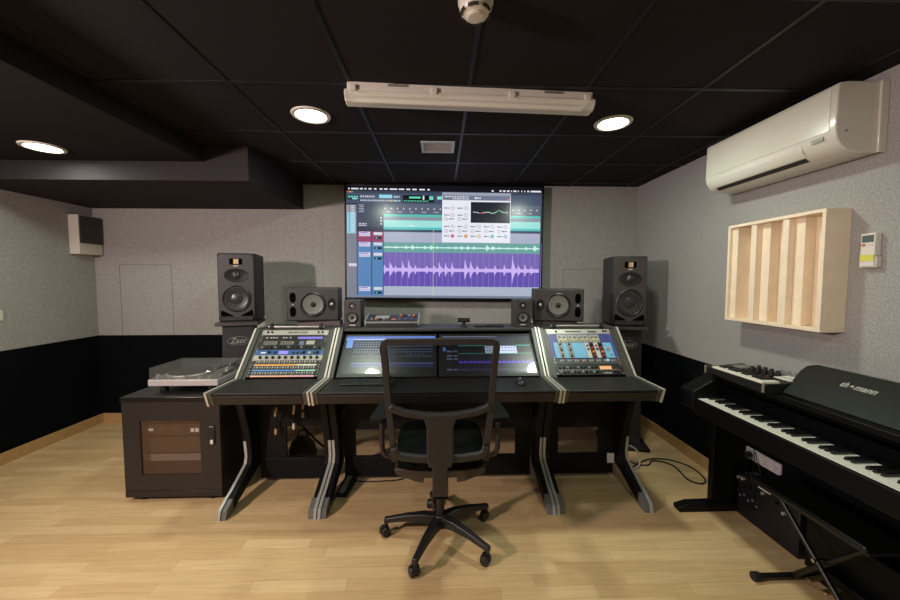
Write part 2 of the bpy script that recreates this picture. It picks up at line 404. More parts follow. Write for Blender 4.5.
    for k in range(70): S.rect(384+k*2.24, 233.9, 385+k*2.24, 234.6, c(205, 175, 190), 3)
    S.rect(383, 242, 541, 252.3, c(104, 166, 156), 2)
    S.rect(383, 252.3, 541, 270, c(120, 102, 182), 2); S.rect(383, 270, 541, 287.2, c(100, 80, 176), 2)
    S.rect(383, 287.2, 541, 296.6, c(172, 184, 202), 2); S.rect(346, 296.6, 542, 299, c(120, 130, 150), 2)
    for k in range(27): S.rect(388.8+k*5.9, 242, 389.2+k*5.9, 287.2, c(150, 136, 202), 3)
    hits = [(383.5, 5), (389.2, 9), (394.5, 4), (401.8, 8), (408, 10), (414.2, 5), (426, 4), (433, 6), (438.8, 8), (445, 8), (451.5, 7), (464.6, 12), (470.4, 10), (477, 5), (486, 4), (495, 5.5), (504.6, 6), (513, 14), (519, 6.5), (526, 6), (532.5, 4.5)]
    noise = [random.random() for _ in range(600)]
    def env(x):
        a = 1.4+.8*noise[int(x*3.1) % 600]
        for h, p in hits:
            p = p*1.3
            if x >= h: a = max(a, p*math.exp(-(x-h)/1.9)*(.75+.35*noise[int(x*7.3) % 600]), (p*.28)*math.exp(-(x-h)/5))
            elif h-x < .5: a = max(a, p*(1-(h-x)/.5))
        return a, a*.85
    S.wave(383, 540.5, 270.3, env, c(208, 182, 248), 4)
    S.wave(383, 540.5, 247.2, lambda x: tuple(.25*v+.15 for v in env(x-22 if x > 405 else x+100)), c(205, 248, 240), 4)
    # headers
    S.rect(357, 231, 365.5+5, 242, c(148, 62, 104), 2); S.rect(371.5, 231, 382.4, 242, c(148, 62, 104), 2)
    S.rect(357, 242, 370.5, 297.5, c(84, 132, 186), 2); S.rect(371.5, 242, 382.4, 297.5, c(84, 132, 186), 2)
    for y in (231, 241.5, 252, 287.2):
        S.rect(358.5, y+.6, 369.5, y+5.2, c(214, 206, 232), 3); S.rect(359.5, y+1.2, 367, y+2, c(120, 100, 190), 4); S.dashes(359, 369, y+3.6, .7, c(120, 130, 170), 4, .6, 1.2)
        S.rect(373, y+1, 381.5, y+4, c(214, 216, 226), 3); S.rect(373.5, y+5.6, 381, y+8, c(26, 32, 40), 3); S.rect(375, y+6.2, 376.5, y+7.4, c(110, 220, 190), 4)
    S.rect(432.6, 229, 433, 297, c(225, 220, 170), 4)
    if plug:
        S.rect(441.5, 190.6, 510.5, 241.5, c(238, 238, 248), 5)
        S.rect(441.5, 190.6, 510.5, 193.6, c(158, 164, 180), 6); S.rect(442, 193.6, 510, 198.4, c(112, 122, 144), 6)
        S.dashes(444, 468, 195, 1, W, 7); S.dashes(452, 468, 197, 1, W, 7); S.dashes(474, 480, 196, 1.8, W, 7)
        S.disc(508.6, 196.8, .9, c(235, 120, 120), 7)
        S.rect(470.2, 200, 510, 221.2, c(20, 26, 38), 6)
        for k in range(9): S.rect(474+k*4, 200.5, 474.25+k*4, 221, c(48, 60, 78), 7)
        for k in range(4): S.rect(471, 204+k*4.2, 509.5, 204.2+k*4.2, c(48, 60, 78), 7)
        S.line([(472.5, 210.2), (476, 210.5), (480, 211.4), (484, 210.6), (488, 210.2), (492, 211.4), (495, 210.6), (498.8, 208), (502, 210), (507.5, 210.6)], .28, c(225, 240, 235), 8)
        S.line([(478.5, 211), (480, 211.4), (482, 211)], .35, c(240, 90, 100), 9); S.line([(496.5, 209.6), (498.8, 208.2), (501, 209.6)], .4, c(90, 200, 130), 9)
        cols = [(225, 90, 120), (235, 160, 80), (230, 220, 120), (90, 210, 185), (190, 205, 235)]
        for cx in range(5):
            for ry, y in enumerate((206.5, 213.6, 217.6, 225.2, 229.8, 235)):
                if cx > 1 and y < 222: continue
                x = 447+cx*13.4; kx = x+(5 if ry in (0, 1, 3, 5) else -1.5); tx = x-3.4 if ry in (0, 1, 3, 5) else x+1.6
                S.disc(kx, y, 2.1, c(190, 192, 210), 6); S.disc(kx, y, 1.6, c(*cols[cx]) if ry == 5 else c(222, 222, 238), 7)
                S.rect(tx, y-.5, tx+5, y+.5, c(70, 80, 110), 6); S.rect(tx+2.5, y-.5, tx+4, y+.5, c(110, 200, 190), 7)
    random.seed(11)
S = Screen(345.6, 184.4, 542.6, 299.4, TW-.028, TH-.036)
daw(S)
S.m.v = [v + Vector((0, 0, .004)) for v in S.m.v]
tv_art = art_mat('television_picture', emit=.95, rough=.22)
S.m.out('screen', tv_art, r, smooth=0, colattr=True)

# ------------------------------------------------------------ studio desks
KY, KZ, TY, TZ, DY = 2.42, .82, 2.705, 1.119, 3.02
SL = math.atan2(TZ-KZ, TY-KY); SLEN = math.hypot(TZ-KZ, TY-KY)
FY = 2.10; RWD = .482
side_prof = [(FY, .825), (KY, KZ+.003), (TY, TZ+.004), (DY, TZ+.004), (DY, .66), (2.62, .66), (2.36, .70), (FY+.035, .742)]
leg_prof = [(2.40, .71), (2.62, .66), (2.66, .40), (2.68, .20), (2.62, .13), (2.245, 0), (2.185, 0), (2.205, .045), (2.50, .195), (2.515, .245), (2.49, .42)]
strip_up = [(FY-.004, .829), (KY-.002, KZ+.007), (TY-.004, TZ+.008), (TY+.02, TZ+.008), (TY, TZ-.02), (KY+.01, KZ-.018), (FY+.02, .80), (FY+.04, .742), (FY+.028, .738)]
strip_dn = [(2.176, 0), (2.192, .056), (2.262, .094), (2.31, .108), (2.4955, .199), (2.511, .247), (2.497, .36), (2.507, .36), (2.523, .245), (2.506, .19), (2.24, .03), (2.24, 0)]
def desk(name, label, x0, x1, inner_l, inner_r):
    """inner_*: True when that side stands against the neighbouring desk"""
    r = thing(name, label, 'desk', ((x0+x1)/2, 2.6, 0))
    t = .044; sw = .016
    for s, xe in ((1, x0), (-1, x1)):
        a, b = xe+s*sw, xe+s*t
        M().prism(side_prof, 'x', xe, b).out('side_panel', mat('grey_sheen_desk_side', (62, 62, 56), .42), r, world=True, bevel=.003)  # greyer than the legs: greenish reflected sheen put into the base colour
        M().prism(strip_up, 'x', xe+s*.004, xe+s*.016).out('edge_strip', silver, r, world=True, label='silver edge strip')
        lg = M().prism(leg_prof, 'x', xe+s*.004, b+s*.008).out('leg', deskblk, r, world=True, bevel=.004)
        M().prism(strip_dn, 'x', xe+s*.003, xe+s*.021).out('leg_strip', mat('satin_grey_strip', (178, 178, 172), .4, metal=.2), lg, world=True)
        M().prism([(2.183, 0), (2.2, .052), (2.27, .088), (2.27, .01), (2.25, 0)], 'x', xe+s*.001, b+s*.011).out('foot_cap', mat('grey_foot_cap', (104, 103, 100), .5), lg, world=True, bevel=.003)
    a, b = x0+t, x1-t
    M().prism([(FY+.003, .822), (KY, KZ), (KY, KZ-.03), (FY+.035, .775)], 'x', a, b).out('armrest', leather, r, world=True, bevel=.008, seg=3)
    M().prism([(FY+.006, .806), (FY+.036, .744), (FY+.3, .744), (FY+.3, .77), (FY+.05, .77), (FY+.03, .806)], 'x', a, b).out('apron', apron_m, r, world=True, bevel=.004)
    M().box(a, b, TY+.002, DY, TZ-.02, TZ).out('top_shelf', mat('dark_top_shelf', (58, 58, 52), .5), r, world=True, bevel=.004)
    if not (inner_l and inner_r):
        for xx in ((a, a+(b-a-RWD)/2-.001), (b-(b-a-RWD)/2+.001, b)):
            M().prism([(KY+.004, KZ-.022), (TY+.004, TZ-.022), (TY+.004, TZ-.006), (KY+.004, KZ-.006)], 'x', *xx).out('rack_rail', MATS['grey_sheen_desk_side'], r, world=True)
    M().box(a, b, DY-.018, DY-.001, .68, TZ-.021).out('back_panel', deskblk, r, world=True)
    M().box(a, b, KY+.01, DY-.02, .68, .70).out('bottom_shelf', deskblk, r, world=True)
    left = inner_r and not inner_l
    M().box(a+.02, b-.02, 2.60, 2.63, .035, .185).out('lower_rail', deskblk, r, world=True, bevel=.003)
    M().box(a+.02, b-.02, 2.60, 2.63, .42 if left else .39, .66).out('upper_rail_shade_board', deskblk, r, world=True, bevel=.003)  # on the left wing an added black board, standing in for shade behind the cables
    for xx in ((a+.02, a+(.21 if left else .10)), (b-(.03 if left else .13), b-.02)):
        M().box(xx[0], xx[1], 2.604, 2.626, .186, .419 if left else .389).out('cross_post', deskblk, r, world=True)
    return r
XA, XB, XC, XD = -1.380, -.768, .735, 1.362
desk('studio_desk', 'wide middle studio desk with two tilted monitors built into its hutch', XB+.001, XC-.001, True, True)
desk('studio_desk', 'left studio desk wing holding the patch bays, with silver edges', XA, XB-.001, False, True)
desk('studio_desk', 'right studio desk wing holding the pale blue modules, with silver edges', XC+.001, XD, True, False)

# frame of the slope: x along the desk, y up the slope, z out of it
def slope(name, label, cat, x, v, group=None, lift=.0):
    n = Vector((0, -math.sin(SL), math.cos(SL))); u = Vector((0, math.cos(SL), math.sin(SL)))
    p = Vector((x, KY, KZ)) + u*v + n*lift
    return thing(name, label, cat, p, (SL, 0, 0), group)
# --- monitors
def monitor(label, x0, x1, which):
    r = slope('monitor', label, 'monitor', (x0+x1)/2, .012, lift=-.006); r.rotation_euler = (SL-R(5.2), 0, 0)
    wd = (x1-x0); h = SLEN-.036
    M().box(-wd/2, wd/2, 0, h, -.03, -.001).out('casing', black_p, r, bevel=.004)
    f = M(); t = .012; z = .004
    f.box(-wd/2, wd/2, 0, .028, -.001, z).box(-wd/2, wd/2, h-.016, h, -.001, z).box(-wd/2, -wd/2+t, .028, h-.016, -.001, z).box(wd/2-t, wd/2, .028, h-.016, -.001, z)
    f.out('bezel', mat('black_monitor_bezel', (16, 16, 17), .45), r, bevel=.001)
    S = Screen(345.6, 184.4, 542.6, 299.4, wd-2*t, h-.044)
    if which:
        S.rect(345.6, 184.4, 542.6, 299.4, (9, 10, 18), 0); S.rect(345.6, 184.4, 542.6, 190, (24, 28, 40), 1); S.dashes(349, 470, 187, 1.6, (120, 130, 150), 2)
        S.rect(345.6, 191, 542.6, 200, (26, 34, 50), 1); S.rect(380, 192, 394, 198, (70, 150, 210), 2); S.dashes(350, 378, 195, 2, (90, 100, 120), 2)
        S.rect(383, 214, 541, 218, (40, 130, 120), 1); S.rect(383, 240, 541, 243, (36, 110, 90), 1)
        for y in (232, 246, 256, 287): S.rect(358, y, 369, y+5, (90, 94, 120), 2); S.rect(372, y, 381, y+5, (80, 86, 110), 2)
        S.rect(350, 222, 356, 234, (90, 120, 190), 2); S.rect(383, 252, 541, 286, (18, 14, 34), 1); S.rect(383, 287, 541, 293, (40, 46, 70), 1)
        S.wave(383, 540, 268, lambda x: (1.2+5*abs(math.sin(x*.9)*math.sin(x*.31+1))**2, 1.2+4*abs(math.sin(x*.9)*math.sin(x*.31+1))**2), (84, 60, 190), 3)
        S.rect(441, 190, 510, 218, (34, 40, 52), 4); S.rect(441, 218, 510, 241, (176, 186, 214), 4)
        for q in range(10): S.rect(444+q*6.6, 222, 448+q*6.6, 225, (90, 96, 130), 5); S.rect(444+q*6.6, 231, 448+q*6.6, 234, (100, 110, 140), 5)
    else:
        S.rect(345.6, 184.4, 542.6, 299.4, (10, 12, 18), 0); S.rect(345.6, 184.4, 542.6, 193, (80, 104, 170), 1); S.rect(345.6, 193, 542.6, 197, (150, 170, 215), 1)
        S.rect(348, 190, 362, 222, (90, 130, 190), 2)
        for k in range(30):
            x = 366+k*5.8
            for y in (203, 209, 216, 226, 234): S.rect(x, y, x+3.2, y+2.4, (100, 118, 160), 2)
            S.rect(x+1, 240+random.random()*8, x+2.5, 252, (80, 96, 120), 2)
        S.rect(366, 268, 540, 271, (84, 96, 150), 2); S.rect(366, 272, 540, 282, (34, 38, 86), 2)
    S.m.v = [Vector((v.x, v.z+h/2+.006, -v.y-.0004)) for v in S.m.v]
    m = MATS.get('monitor_picture')
    if not m:
        m = art_mat('monitor_picture', emit=1.5, rough=.32)
        b = m.node_tree.nodes['Principled BSDF']; b.inputs['Coat Weight'].default_value = .5; b.inputs['Coat Roughness'].default_value = .04
        b.inputs['Specular IOR Level'].default_value = .5
    S.m.out('screen', m, r, smooth=0, colattr=True)
xm = (XB+XC)/2
monitor('left tilted monitor sunk in the desk, showing a mixer with rows of channels', XB+.060, xm-.010, 0)
monitor('right tilted monitor sunk in the desk, showing a dim copy of the audio tracks', xm+.010, XC-.050, 1)

# --- rack gear
U = .0433
panel_art = art_mat('printed_panel', rough=.4)
lit_art = art_mat('lit_panel_display', emit=1.0, rough=.3)
RX = {'L': (XA+XB)/2, 'R': (XC+XD)/2}; RW = .482
knob_m = mat('black_knob', (18, 18, 18), .4); knob_g = mat('grey_knob', (150, 150, 148), .35)
def unit(side, name, label, cat, top_u, nu, face, group=None, depth=.12):
    v = SLEN-.004-(top_u+nu)*U
    r = slope(name, label, cat, RX[side], v, group, lift=-.006)
    h = nu*U-.0015
    M().box(-RW/2, RW/2, 0, h, -.004, 0).out('front_panel', face, r, bevel=.0008)
    M().box(-.218, .218, .002, h-.002, -depth, -.0045).out('chassis', blackm, r)
    sc = M()
    for x in (-.232, .232):
        for y in ((.008, h-.008)): sc.cyl((x, y, 0), (x, y, .002), .004, seg=10)
    sc.out('rack_screws', alu, r)
    return r, h
def knob(r, x, y, rad=.008, m=None, hh=.012):
    k = M().cyl((x, y, .0003), (x, y, hh), rad, rad*.85, seg=14)
    k.box(x-.001, x+.001, y, y+rad*.8, hh, hh+.0008)
    return k.out('knob', m or knob_m, r)
def label_plate(r, name, rects, m=None):
    a = M()
    for (x0, x1, y0, y1, c, l) in rects: a.box(x0, x1, y0, y1, .0002, .0006+.0003*l, c)
    return a.out(name, m or panel_art, r, smooth=0, colattr=True)
sil_face = mat('silver_rack_panel', (178, 174, 166), .4, metal=.3); blk_face = mat('black_rack_panel', (30, 30, 31), .45)
blue_face = mat('blue_rack_panel', (52, 88, 138), .4)
flat = Matrix.Identity(4)
# left wing
r, h = unit('L', 'rack_processor', 'silver rack unit with dark lettering, topmost in the left wing', 'rack unit', 0, 1, sil_face)
text('BEHRINGER', .024, mat('black_print', (20, 20, 22), .5), r, Matrix.Translation((.02, h/2, .0006)), sx=1.15)
for x in (-.2, -.17, .17, .2): knob(r, x, h/2, .007, knob_m)
r, h = unit('L', 'rack_processor', 'black rack unit with a long violet strip display in the left wing', 'rack unit', 1, 1, blk_face)
label_plate(r, 'display', [(.03, .21, .006, .026, (140, 130, 225), 0)], lit_art)
label_plate(r, 'printed_marks', [(x, x+.012, .014, .022, (190, 190, 185), 0) for x in (-.2, -.17, -.15, -.13, -.08, -.06, -.03)])
r, h = unit('L', 'rack_compressor', 'two-space dark rack unit with grey meter blocks and a knob row, in the left wing', 'rack unit', 2, 2, blk_face)
label_plate(r, 'meter_block', [(x, x+.095, .045, .073, (120, 118, 108), 0) for x in (-.205, -.085)] + [(.05, .085, .04, .075, (96, 110, 130), 0), (.1, .16, .045, .078, (160, 158, 146), 0)]
            + [(x+i*.012, x+i*.012+.006, .05, .068, (60, 60, 56), 1) for x in (-.2, -.08) for i in range(7)])
for i in range(14): knob(r, -.2+i*.031, .018, .007, knob_m if i % 3 else knob_g)
r, h = unit('L', 'rack_processor', 'blue rack unit with a small bright violet display, in the left wing', 'rack unit', 4, 1, blue_face)
label_plate(r, 'display', [(-.075, -.01, .008, .034, (175, 150, 255), 0)], lit_art)
label_plate(r, 'printed_marks', [(-.2, -.165, .014, .024, (210, 215, 220), 0), (-.11, -.085, .01, .03, (30, 34, 44), 0), (.13, .15, .012, .028, (170, 160, 90), 0)] + [(x, x+.02, .01, .026, (24, 30, 44), 0) for x in (.02, .05, .08, .17)])
for x in (-.14, .105, .2): knob(r, x, h/2, .009)
r, h = unit('L', 'rack_preamplifier', 'silver rack unit with a row of dark knobs under the blue one, left wing', 'rack unit', 5, 1, sil_face)
for i in range(9): knob(r, -.19+i*.044, h/2, .011)
knob(r, .205, h/2, .012)
for k, (c1, c2, nm) in enumerate((((232, 170, 90), (215, 220, 200), 'an orange'), ((84, 140, 205), (150, 205, 190), 'a blue'), ((225, 170, 150), (220, 160, 170), 'a pink'))):
    r, h = unit('L', 'patch_bay', 'patch bay with %s label strip, %s in the left wing' % (nm, ('uppermost of the three', 'middle one of the three', 'lowest of the three')[k]), 'patch bay', 6+k, 1, blk_face, 'patch bays in the left wing')
    label_plate(r, 'label_strip', [(-.215, .08, .001, .011, c1, 0), (.08, .215, .001, .011, c2, 0)])
    label_plate(r, 'jack_row', [(-.21+i*.0176, -.21+i*.0176+.008, .016, .038, (186, 186, 176) if i % 2 else (150, 152, 140), 0) for i in range(24)] + [(-.209+i*.0176, -.209+i*.0176+.006, .018, .026, (14, 14, 14), 2) for i in range(24)])
# right wing
r, h = unit('R', 'rack_preamplifier', 'silver lettered rack unit, topmost in the right wing', 'rack unit', 0, 1, sil_face)
for q_ in ((-.22, -.2, .012, .032, (240, 240, 238), 0), (-.1, .02, .014, .024, (40, 40, 40), 0), (.07, .14, .01, .026, (70, 70, 72), 0)): label_plate(r, 'printed_mark', [q_])
for x in (-.17, .19, .21): knob(r, x, h/2, .007)
r, h = unit('R', 'module_rack', 'five-space rack of grey and pale blue plug-in modules in the right wing', 'rack unit', 1, 5, mat('purple_blue_rack', (66, 74, 140), .45))
xs = -.215; LB = (110, 182, 222)
seq = [('blue', 1), ('knobs', 1), ('blue', 1), ('knobs', 1), ('blank', 3), ('white', 1), ('dark', 1), ('white', 1), ('dark', 1), ('last', 2)]
sw = .43/13
bm = mat('pale_blue_module', (112, 176, 214), .45); gm = mat('grey_module', (150, 148, 140), .4, metal=.2); wm_ = mat('pale_grey_module', (190, 190, 186), .4); dm = mat('dark_module', (40, 40, 42), .45)
red_k = mat('red_knob', (150, 40, 36), .4); org_k = mat('orange_knob', (220, 120, 60), .4); yel_k = mat('yellow_cap', (222, 208, 140), .4)
for kind_, n_ in seq:
    a, b = xs+.0012, xs+n_*sw-.0012; xc = (a+b)/2
    mm = {'blue': bm, 'knobs': gm, 'blank': bm, 'white': wm_, 'dark': dm, 'last': bm}[kind_]
    md = M().box(a, b, .004, .134, .0003, .0035).out('module', mm, r, bevel=.0006)
    if kind_ == 'knobs':
        for q in range(5): M().cyl((xc, .018+q*.025, .0035), (xc, .018+q*.025, .015), .009, .0075, seg=12).out('knob', knob_g if q % 2 else knob_m, md)
    if kind_ == 'dark':
        for q in range(4): M().cyl((xc, .02+q*.032, .0035), (xc, .02+q*.032, .015), .010, .008, seg=12).out('knob', red_k if q % 2 == 0 else org_k if q == 1 else knob_m, md)
    if kind_ == 'white':
        for q in range(2): M().cyl((xc, .075+q*.03, .0035), (xc, .075+q*.03, .013), .008, .007, seg=12).out('knob', red_k if q else knob_m, md)
    if kind_ == 'last':
        M().cyl((xc-.005, .075, .0035), (xc-.005, .075, .014), .009, seg=12).out('knob', org_k, md)
        M().cyl((xc+.012, .03, .0035), (xc+.012, .03, .012), .006, seg=12).out('knob', knob_g, md)
    xs += n_*sw
xs = -.175
for q in range(4):
    md = M().box(xs+.001, xs+.078, .1365, .207, .0003, .0035).out('meter_module', gm, r, bevel=.0006)
    for x in (.022, .056):
        M().cyl((xs+x, .155, .0035), (xs+x, .155, .015), .0065, seg=12).out('knob', yel_k, md); M().cyl((xs+x, .188, .0035), (xs+x, .188, .012), .010, seg=12).out('knob', knob_g, md)
    xs += .08
M().box(.147, .214, .1365, .207, .0003, .0035).out('meter_module', mat('violet_module', (60, 64, 130), .4), r, label='violet-blue module')
r, h = unit('R', 'patch_bay', 'grey patch bay in the right wing, directly under the pale blue modules', 'patch bay', 6, 1, mat('dark_grey_panel', (70, 70, 68), .45))
label_plate(r, 'jack_row', [(-.21+i*.0176, -.21+i*.0176+.011, .018+(i*7 % 3)*.003, .034, (160, 160, 155) if i % 3 else (40, 40, 40), 0) for i in range(24)] + [(.14, .165, .02, .04, (150, 200, 220), 1), (-.03, -.02, .02, .03, (210, 130, 130), 1)])
r, h = unit('R', 'rack_synthesizer', 'black two-space rack unit with an orange display, lowest in the right wing', 'rack unit', 7, 2, blk_face)
label_plate(r, 'display', [(.075, .16, .042, .068, (250, 180, 120), 0)], lit_art)
for i in range(11):
    for jj in range(2):
        x = -.205+i*.0255
        if x < .07: knob(r, x, .02+jj*.036, .0075, knob_m if (i+jj) % 3 else knob_g, .01)
label_plate(r, 'printed_marks', [(-.22+i*.021, -.22+i*.021+.012, .034+(i % 2)*.004, .0385+(i % 2)*.004, (170, 170, 165), 0) for i in range(20)] + [(.09, .15, .01, .018, (170, 160, 130), 0), (.2, .21, .03, .04, (220, 60, 50), 0)])
for x in (.175, .2): knob(r, x, .02, .008)
# rack lamp bars over each wing
for s_, lb in (('L', 'slim silver rack lamp bar with two black clamps above the left wing gear'), ('R', 'slim silver rack lamp bar with two black clamps above the right wing gear')):
    r = thing('rack_lamp', lb, 'lamp', (RX[s_], TY+.018, TZ+.001)); xw = .205
    M().cyl((-xw, -.012, .016), (xw, -.012, .016), .008, seg=16).out('tube', alu, r)
    for x in (-xw+.025, xw-.02):
        c = M().box(x-.016, x+.016, -.024, .004, .0, .03).out('clamp', blackm, r, bevel=.005)
        M().cyl((x, -.012, .03), (x, -.012, .044), .010, .008, seg=14).out('clamp_screw', blackm, c)

# ------------------------------------------------------------ loudspeakers
cone_m = mat('dark_speaker_cone', (48, 46, 46), .32); cone_g = mat('grey_speaker_cone', (108, 106, 101), .4); port_m = mat('port_black', (5, 5, 6), .9, spec=.03)
FR = Matrix.Rotation(R(90), 4, 'X')     # local z -> -y (towards the listener)
def driver(r, x, z, rad, y, mcone, name='woofer', dome=.3):
    rg = M().lathe([(rad, 0), (rad*1.02, .006), (rad*.95, .010), (rad*.90, .006), (rad*.90, 0)], (x, y, z), 40, FR); rg.f = rg.f[:-2]; rg.c = rg.c[:-2]; rg.mi = rg.mi[:-2]
    w_ = rg.out(name, black_p, r)
    M().lathe([(rad*.82, .0005), (rad*.80, .008), (rad*.74, .0065), (rad*.55, .0035), (rad*dome, .0016), (0, .0012)], (x, y, z), 40, FR).out('cone', mcone, w_)
    M().lathe([(rad*dome, .0014), (rad*dome*.92, .006), (rad*dome*.6, .010), (0, .0125)], (x, y, z), 28, FR).out('dust_cap', mcone if mcone is cone_m else blackm, w_)
    return w_
def tall_speaker(label, loc, rz, sz):
    r = thing('studio_monitor_speaker', label, 'loudspeaker', loc, (0, 0, rz), 'tall three-way speakers on stands'); r.scale = (.94, 1, sz)
    W_, H_, D_ = .315, .595, .36; c = .03
    M().prism([(-W_/2+c, 0), (W_/2-c, 0), (W_/2, c*1.4), (W_/2, D_), (-W_/2, D_), (-W_/2, c*1.4)], 'z', .012, H_).out('cabinet', spk_m, r, bevel=.012, seg=3)
    M().box(-W_/2+.01, W_/2-.01, .02, D_-.01, 0, .0125).out('foot_plate', rubber, r)
    M().prism([(-.125, .045), (.125, .045), (.140, .07), (.140, H_-.03), (.125, H_-.012), (-.125, H_-.012), (-.140, H_-.03), (-.140, .07)], 'y', -.006, -.0002).out('baffle', mat('dark_grey_baffle', (58, 53, 52), .5), r, bevel=.003)
    driver(r, 0, .207, .112, -.0062, cone_m, dome=.42)
    wg = M().lathe([(.096, 0), (.094, .006), (.075, .004), (.03, .0015), (0, .001)], (0, -.0062, .405), 40, FR, sx=1, sy=.6).out('waveguide', mat('satin_black_horn', (36, 35, 35), .25), r)
    M().lathe([(.034, .001), (.033, .008), (.024, .016), (.01, .021), (0, .022)], (0, -.0062, .405), 28, FR).out('midrange_dome', cone_m, wg)
    t = M().box(-.05, .05, -.010, -.0062, .498, .548).out('tweeter', port_m, r, bevel=.004)
    M().box(-.017, .003, -.012, -.0101, .503, .543).out('ribbon', mat('gold_ribbon', (214, 168, 96), .35, metal=.4), t)
    M().box(.005, .022, -.012, -.0101, .503, .543).out('ribbon', mat('pale_ribbon', (190, 176, 170), .35), t, label='pale grey ribbon strip')
    M().box(-.018, .018, -.0085, -.0062, .482, .488).out('badge', white_p, r)
    for s in (-1, 1):
        M().prism([(s*.125, .055), (s*.128, .095), (s*.115, .108), (s*.075, .085), (s*.03, .062), (s*.03, .055)], 'y', -.0085, -.0062).out('bass_port', port_m, r)
    return r
def stand(label, loc, rz, logo_x=0):
    r = thing('speaker_stand', label, 'speaker stand', loc, (0, 0, rz), 'stands of the tall speakers')
    H_ = loc_top
    M().box(-.162, .162, -.01, .33, H_-.028, H_).out('top_plate', mat('dark_brown_grey_metal', (62, 54, 53), .5), r, bevel=.003)
    M().prism([(-.12, H_-.028), (.12, H_-.028), (.14, .03), (-.14, .03)], 'y', .03, .17).out('column', mat('charcoal_metal', (44, 41, 42), .5), r, bevel=.006)
    M().box(-.19, .19, -.06, .30, 0, .03).out('base_plate', blackm, r, bevel=.004)
    lg = mat('grey_logo', (150, 146, 140), .5); zz = H_-.16
    ov = M(); n = 40
    for k in range(n):
        a0, a1 = 2*PI*k/n, 2*PI*(k+1)/n
        P = lambda a, q: (.085*q*math.cos(a), .0294, zz+.038*(q*1.0-(1-q)*1.2)*math.sin(a))
        ov.add([P(a0, 1), P(a1, 1), P(a1, .95), P(a0, .95)], [(0, 1, 2, 3), (3, 2, 1, 0)])
    ov.out('logo_ring', lg, r)
    text('Zaor', .068, lg, r, Matrix.Translation((0, .029, zz)) @ FR, 'lettering', shear=.25, bold=.0008, sx=.9)
    return r
loc_top = 1.128
tall_speaker('tall black three-way loudspeaker on a stand, left end, above the turntable', (-1.705, 3.07, 1.128), R(16), .98)
stand('dark speaker stand with oval logo behind the left wing and turntable', (-1.712, 3.07, 0), R(16))
loc_top = 1.078
tall_speaker('tall black three-way loudspeaker on a stand, right end, near the wooden panel', (1.640, 3.07, 1.078), R(-13), 1.03)
stand('dark speaker stand with oval logo behind the right wing', (1.635, 3.07, 0), R(-13))

def wide_speaker(label, loc, rz, s):
    """s = +1: ports on the right"""
    r = thing('studio_monitor_speaker', label, 'loudspeaker', loc, (0, 0, rz), 'speakers lying on their sides')
    W_, H_, D_ = .395, .262, .20
    M().prism([(-W_/2, 0), (W_/2, 0), (W_/2, D_), (-W_/2, D_)], 'z', 0, H_).out('cabinet', spk_m, r, bevel=.008, seg=3)
    M().box(-W_/2+.008, W_/2-.008, -.004, -.0002, .008, H_-.008).out('baffle', mat('dark_grey_baffle', (58, 53, 52), .5), r, bevel=.002)
    driver(r, -.002*s, H_/2, .095, -.0042, cone_g, dome=.22)
    tw = M().lathe([(.040, 0), (.039, .004), (.02, .002), (0, .0015)], (-.142*s, -.0042, H_/2), 32, FR, sx=.75, sy=1.2).out('tweeter', mat('satin_black_horn', (36, 35, 35), .25), r)
    M().lathe([(.013, .001), (.012, .006), (.006, .010), (0, .011)], (-.142*s, -.0042, H_/2), 20, FR).out('tweeter_dome', alu, tw)
    for z in (H_/2-.055, H_/2+.055):
        p = M(); x = .150*s
        p.prism([(x+.022*math.cos(a)*1, z+.040*math.copysign(abs(math.sin(a))**.6, math.sin(a))) for a in [2*PI*k/24 for k in range(24)]], 'y', -.0065, -.0042)
        p.out('bass_port', port_m, r)
    M().cyl((.150*s, -.0045, H_/2), (.150*s, -.007, H_/2), .005, seg=12).out('power_light', white_p, r)
    return r
wide_speaker('black loudspeaker lying on its side at the left of the television, grey cone', (-1.0, 2.86, 1.163), R(8), -1)
wide_speaker('black loudspeaker lying on its side at the right of the television, grey cone', (.950, 2.86, 1.153), R(-10), 1)
for x, z1, lb in ((-.975, 1.162, 'brown-grey plinth block under the left sideways loudspeaker'), (.95, 1.152, 'brown-grey plinth block under the right sideways loudspeaker')):
    o = M().box(x-.17, x+.17, 2.90, 3.0, TZ+.001, z1).out('speaker_plinth', mat('brown_grey_block', (96, 84, 82), .6), bevel=.003)
    tag(o, lb, 'plinth', 'plinths under the sideways speakers')
def mini_speaker(label, x, rz):
    r = thing('mini_speaker', label, 'loudspeaker', (x, 2.80, TZ+.001), (0, 0, rz), 'small speakers on the middle desk')
    M().box(-.066, .066, 0, .14, 0, .212).out('cabinet', mat('dark_warm_cabinet', (58, 52, 50), .55), r, bevel=.005)
    driver(r, 0, .075, .042, -.0004, cone_g)
    tw = M().lathe([(.026, 0), (.025, .004), (.012, .002), (0, .0015)], (0, -.0004, .165), 28, FR).out('tweeter', black_p, r)
    M().lathe([(.010, .001), (.008, .006), (0, .009)], (0, -.0004, .165), 16, FR).out('tweeter_dome', alu, tw)
    M().box(-.022, .022, -.0015, -.0002, .012, .019).out('badge', white_p, r)
    return r
mini_speaker('small dark loudspeaker on the middle desk under the television, left one', -.680, 0)
mini_speaker('small dark loudspeaker on the middle desk under the television, right one', .650, 0)

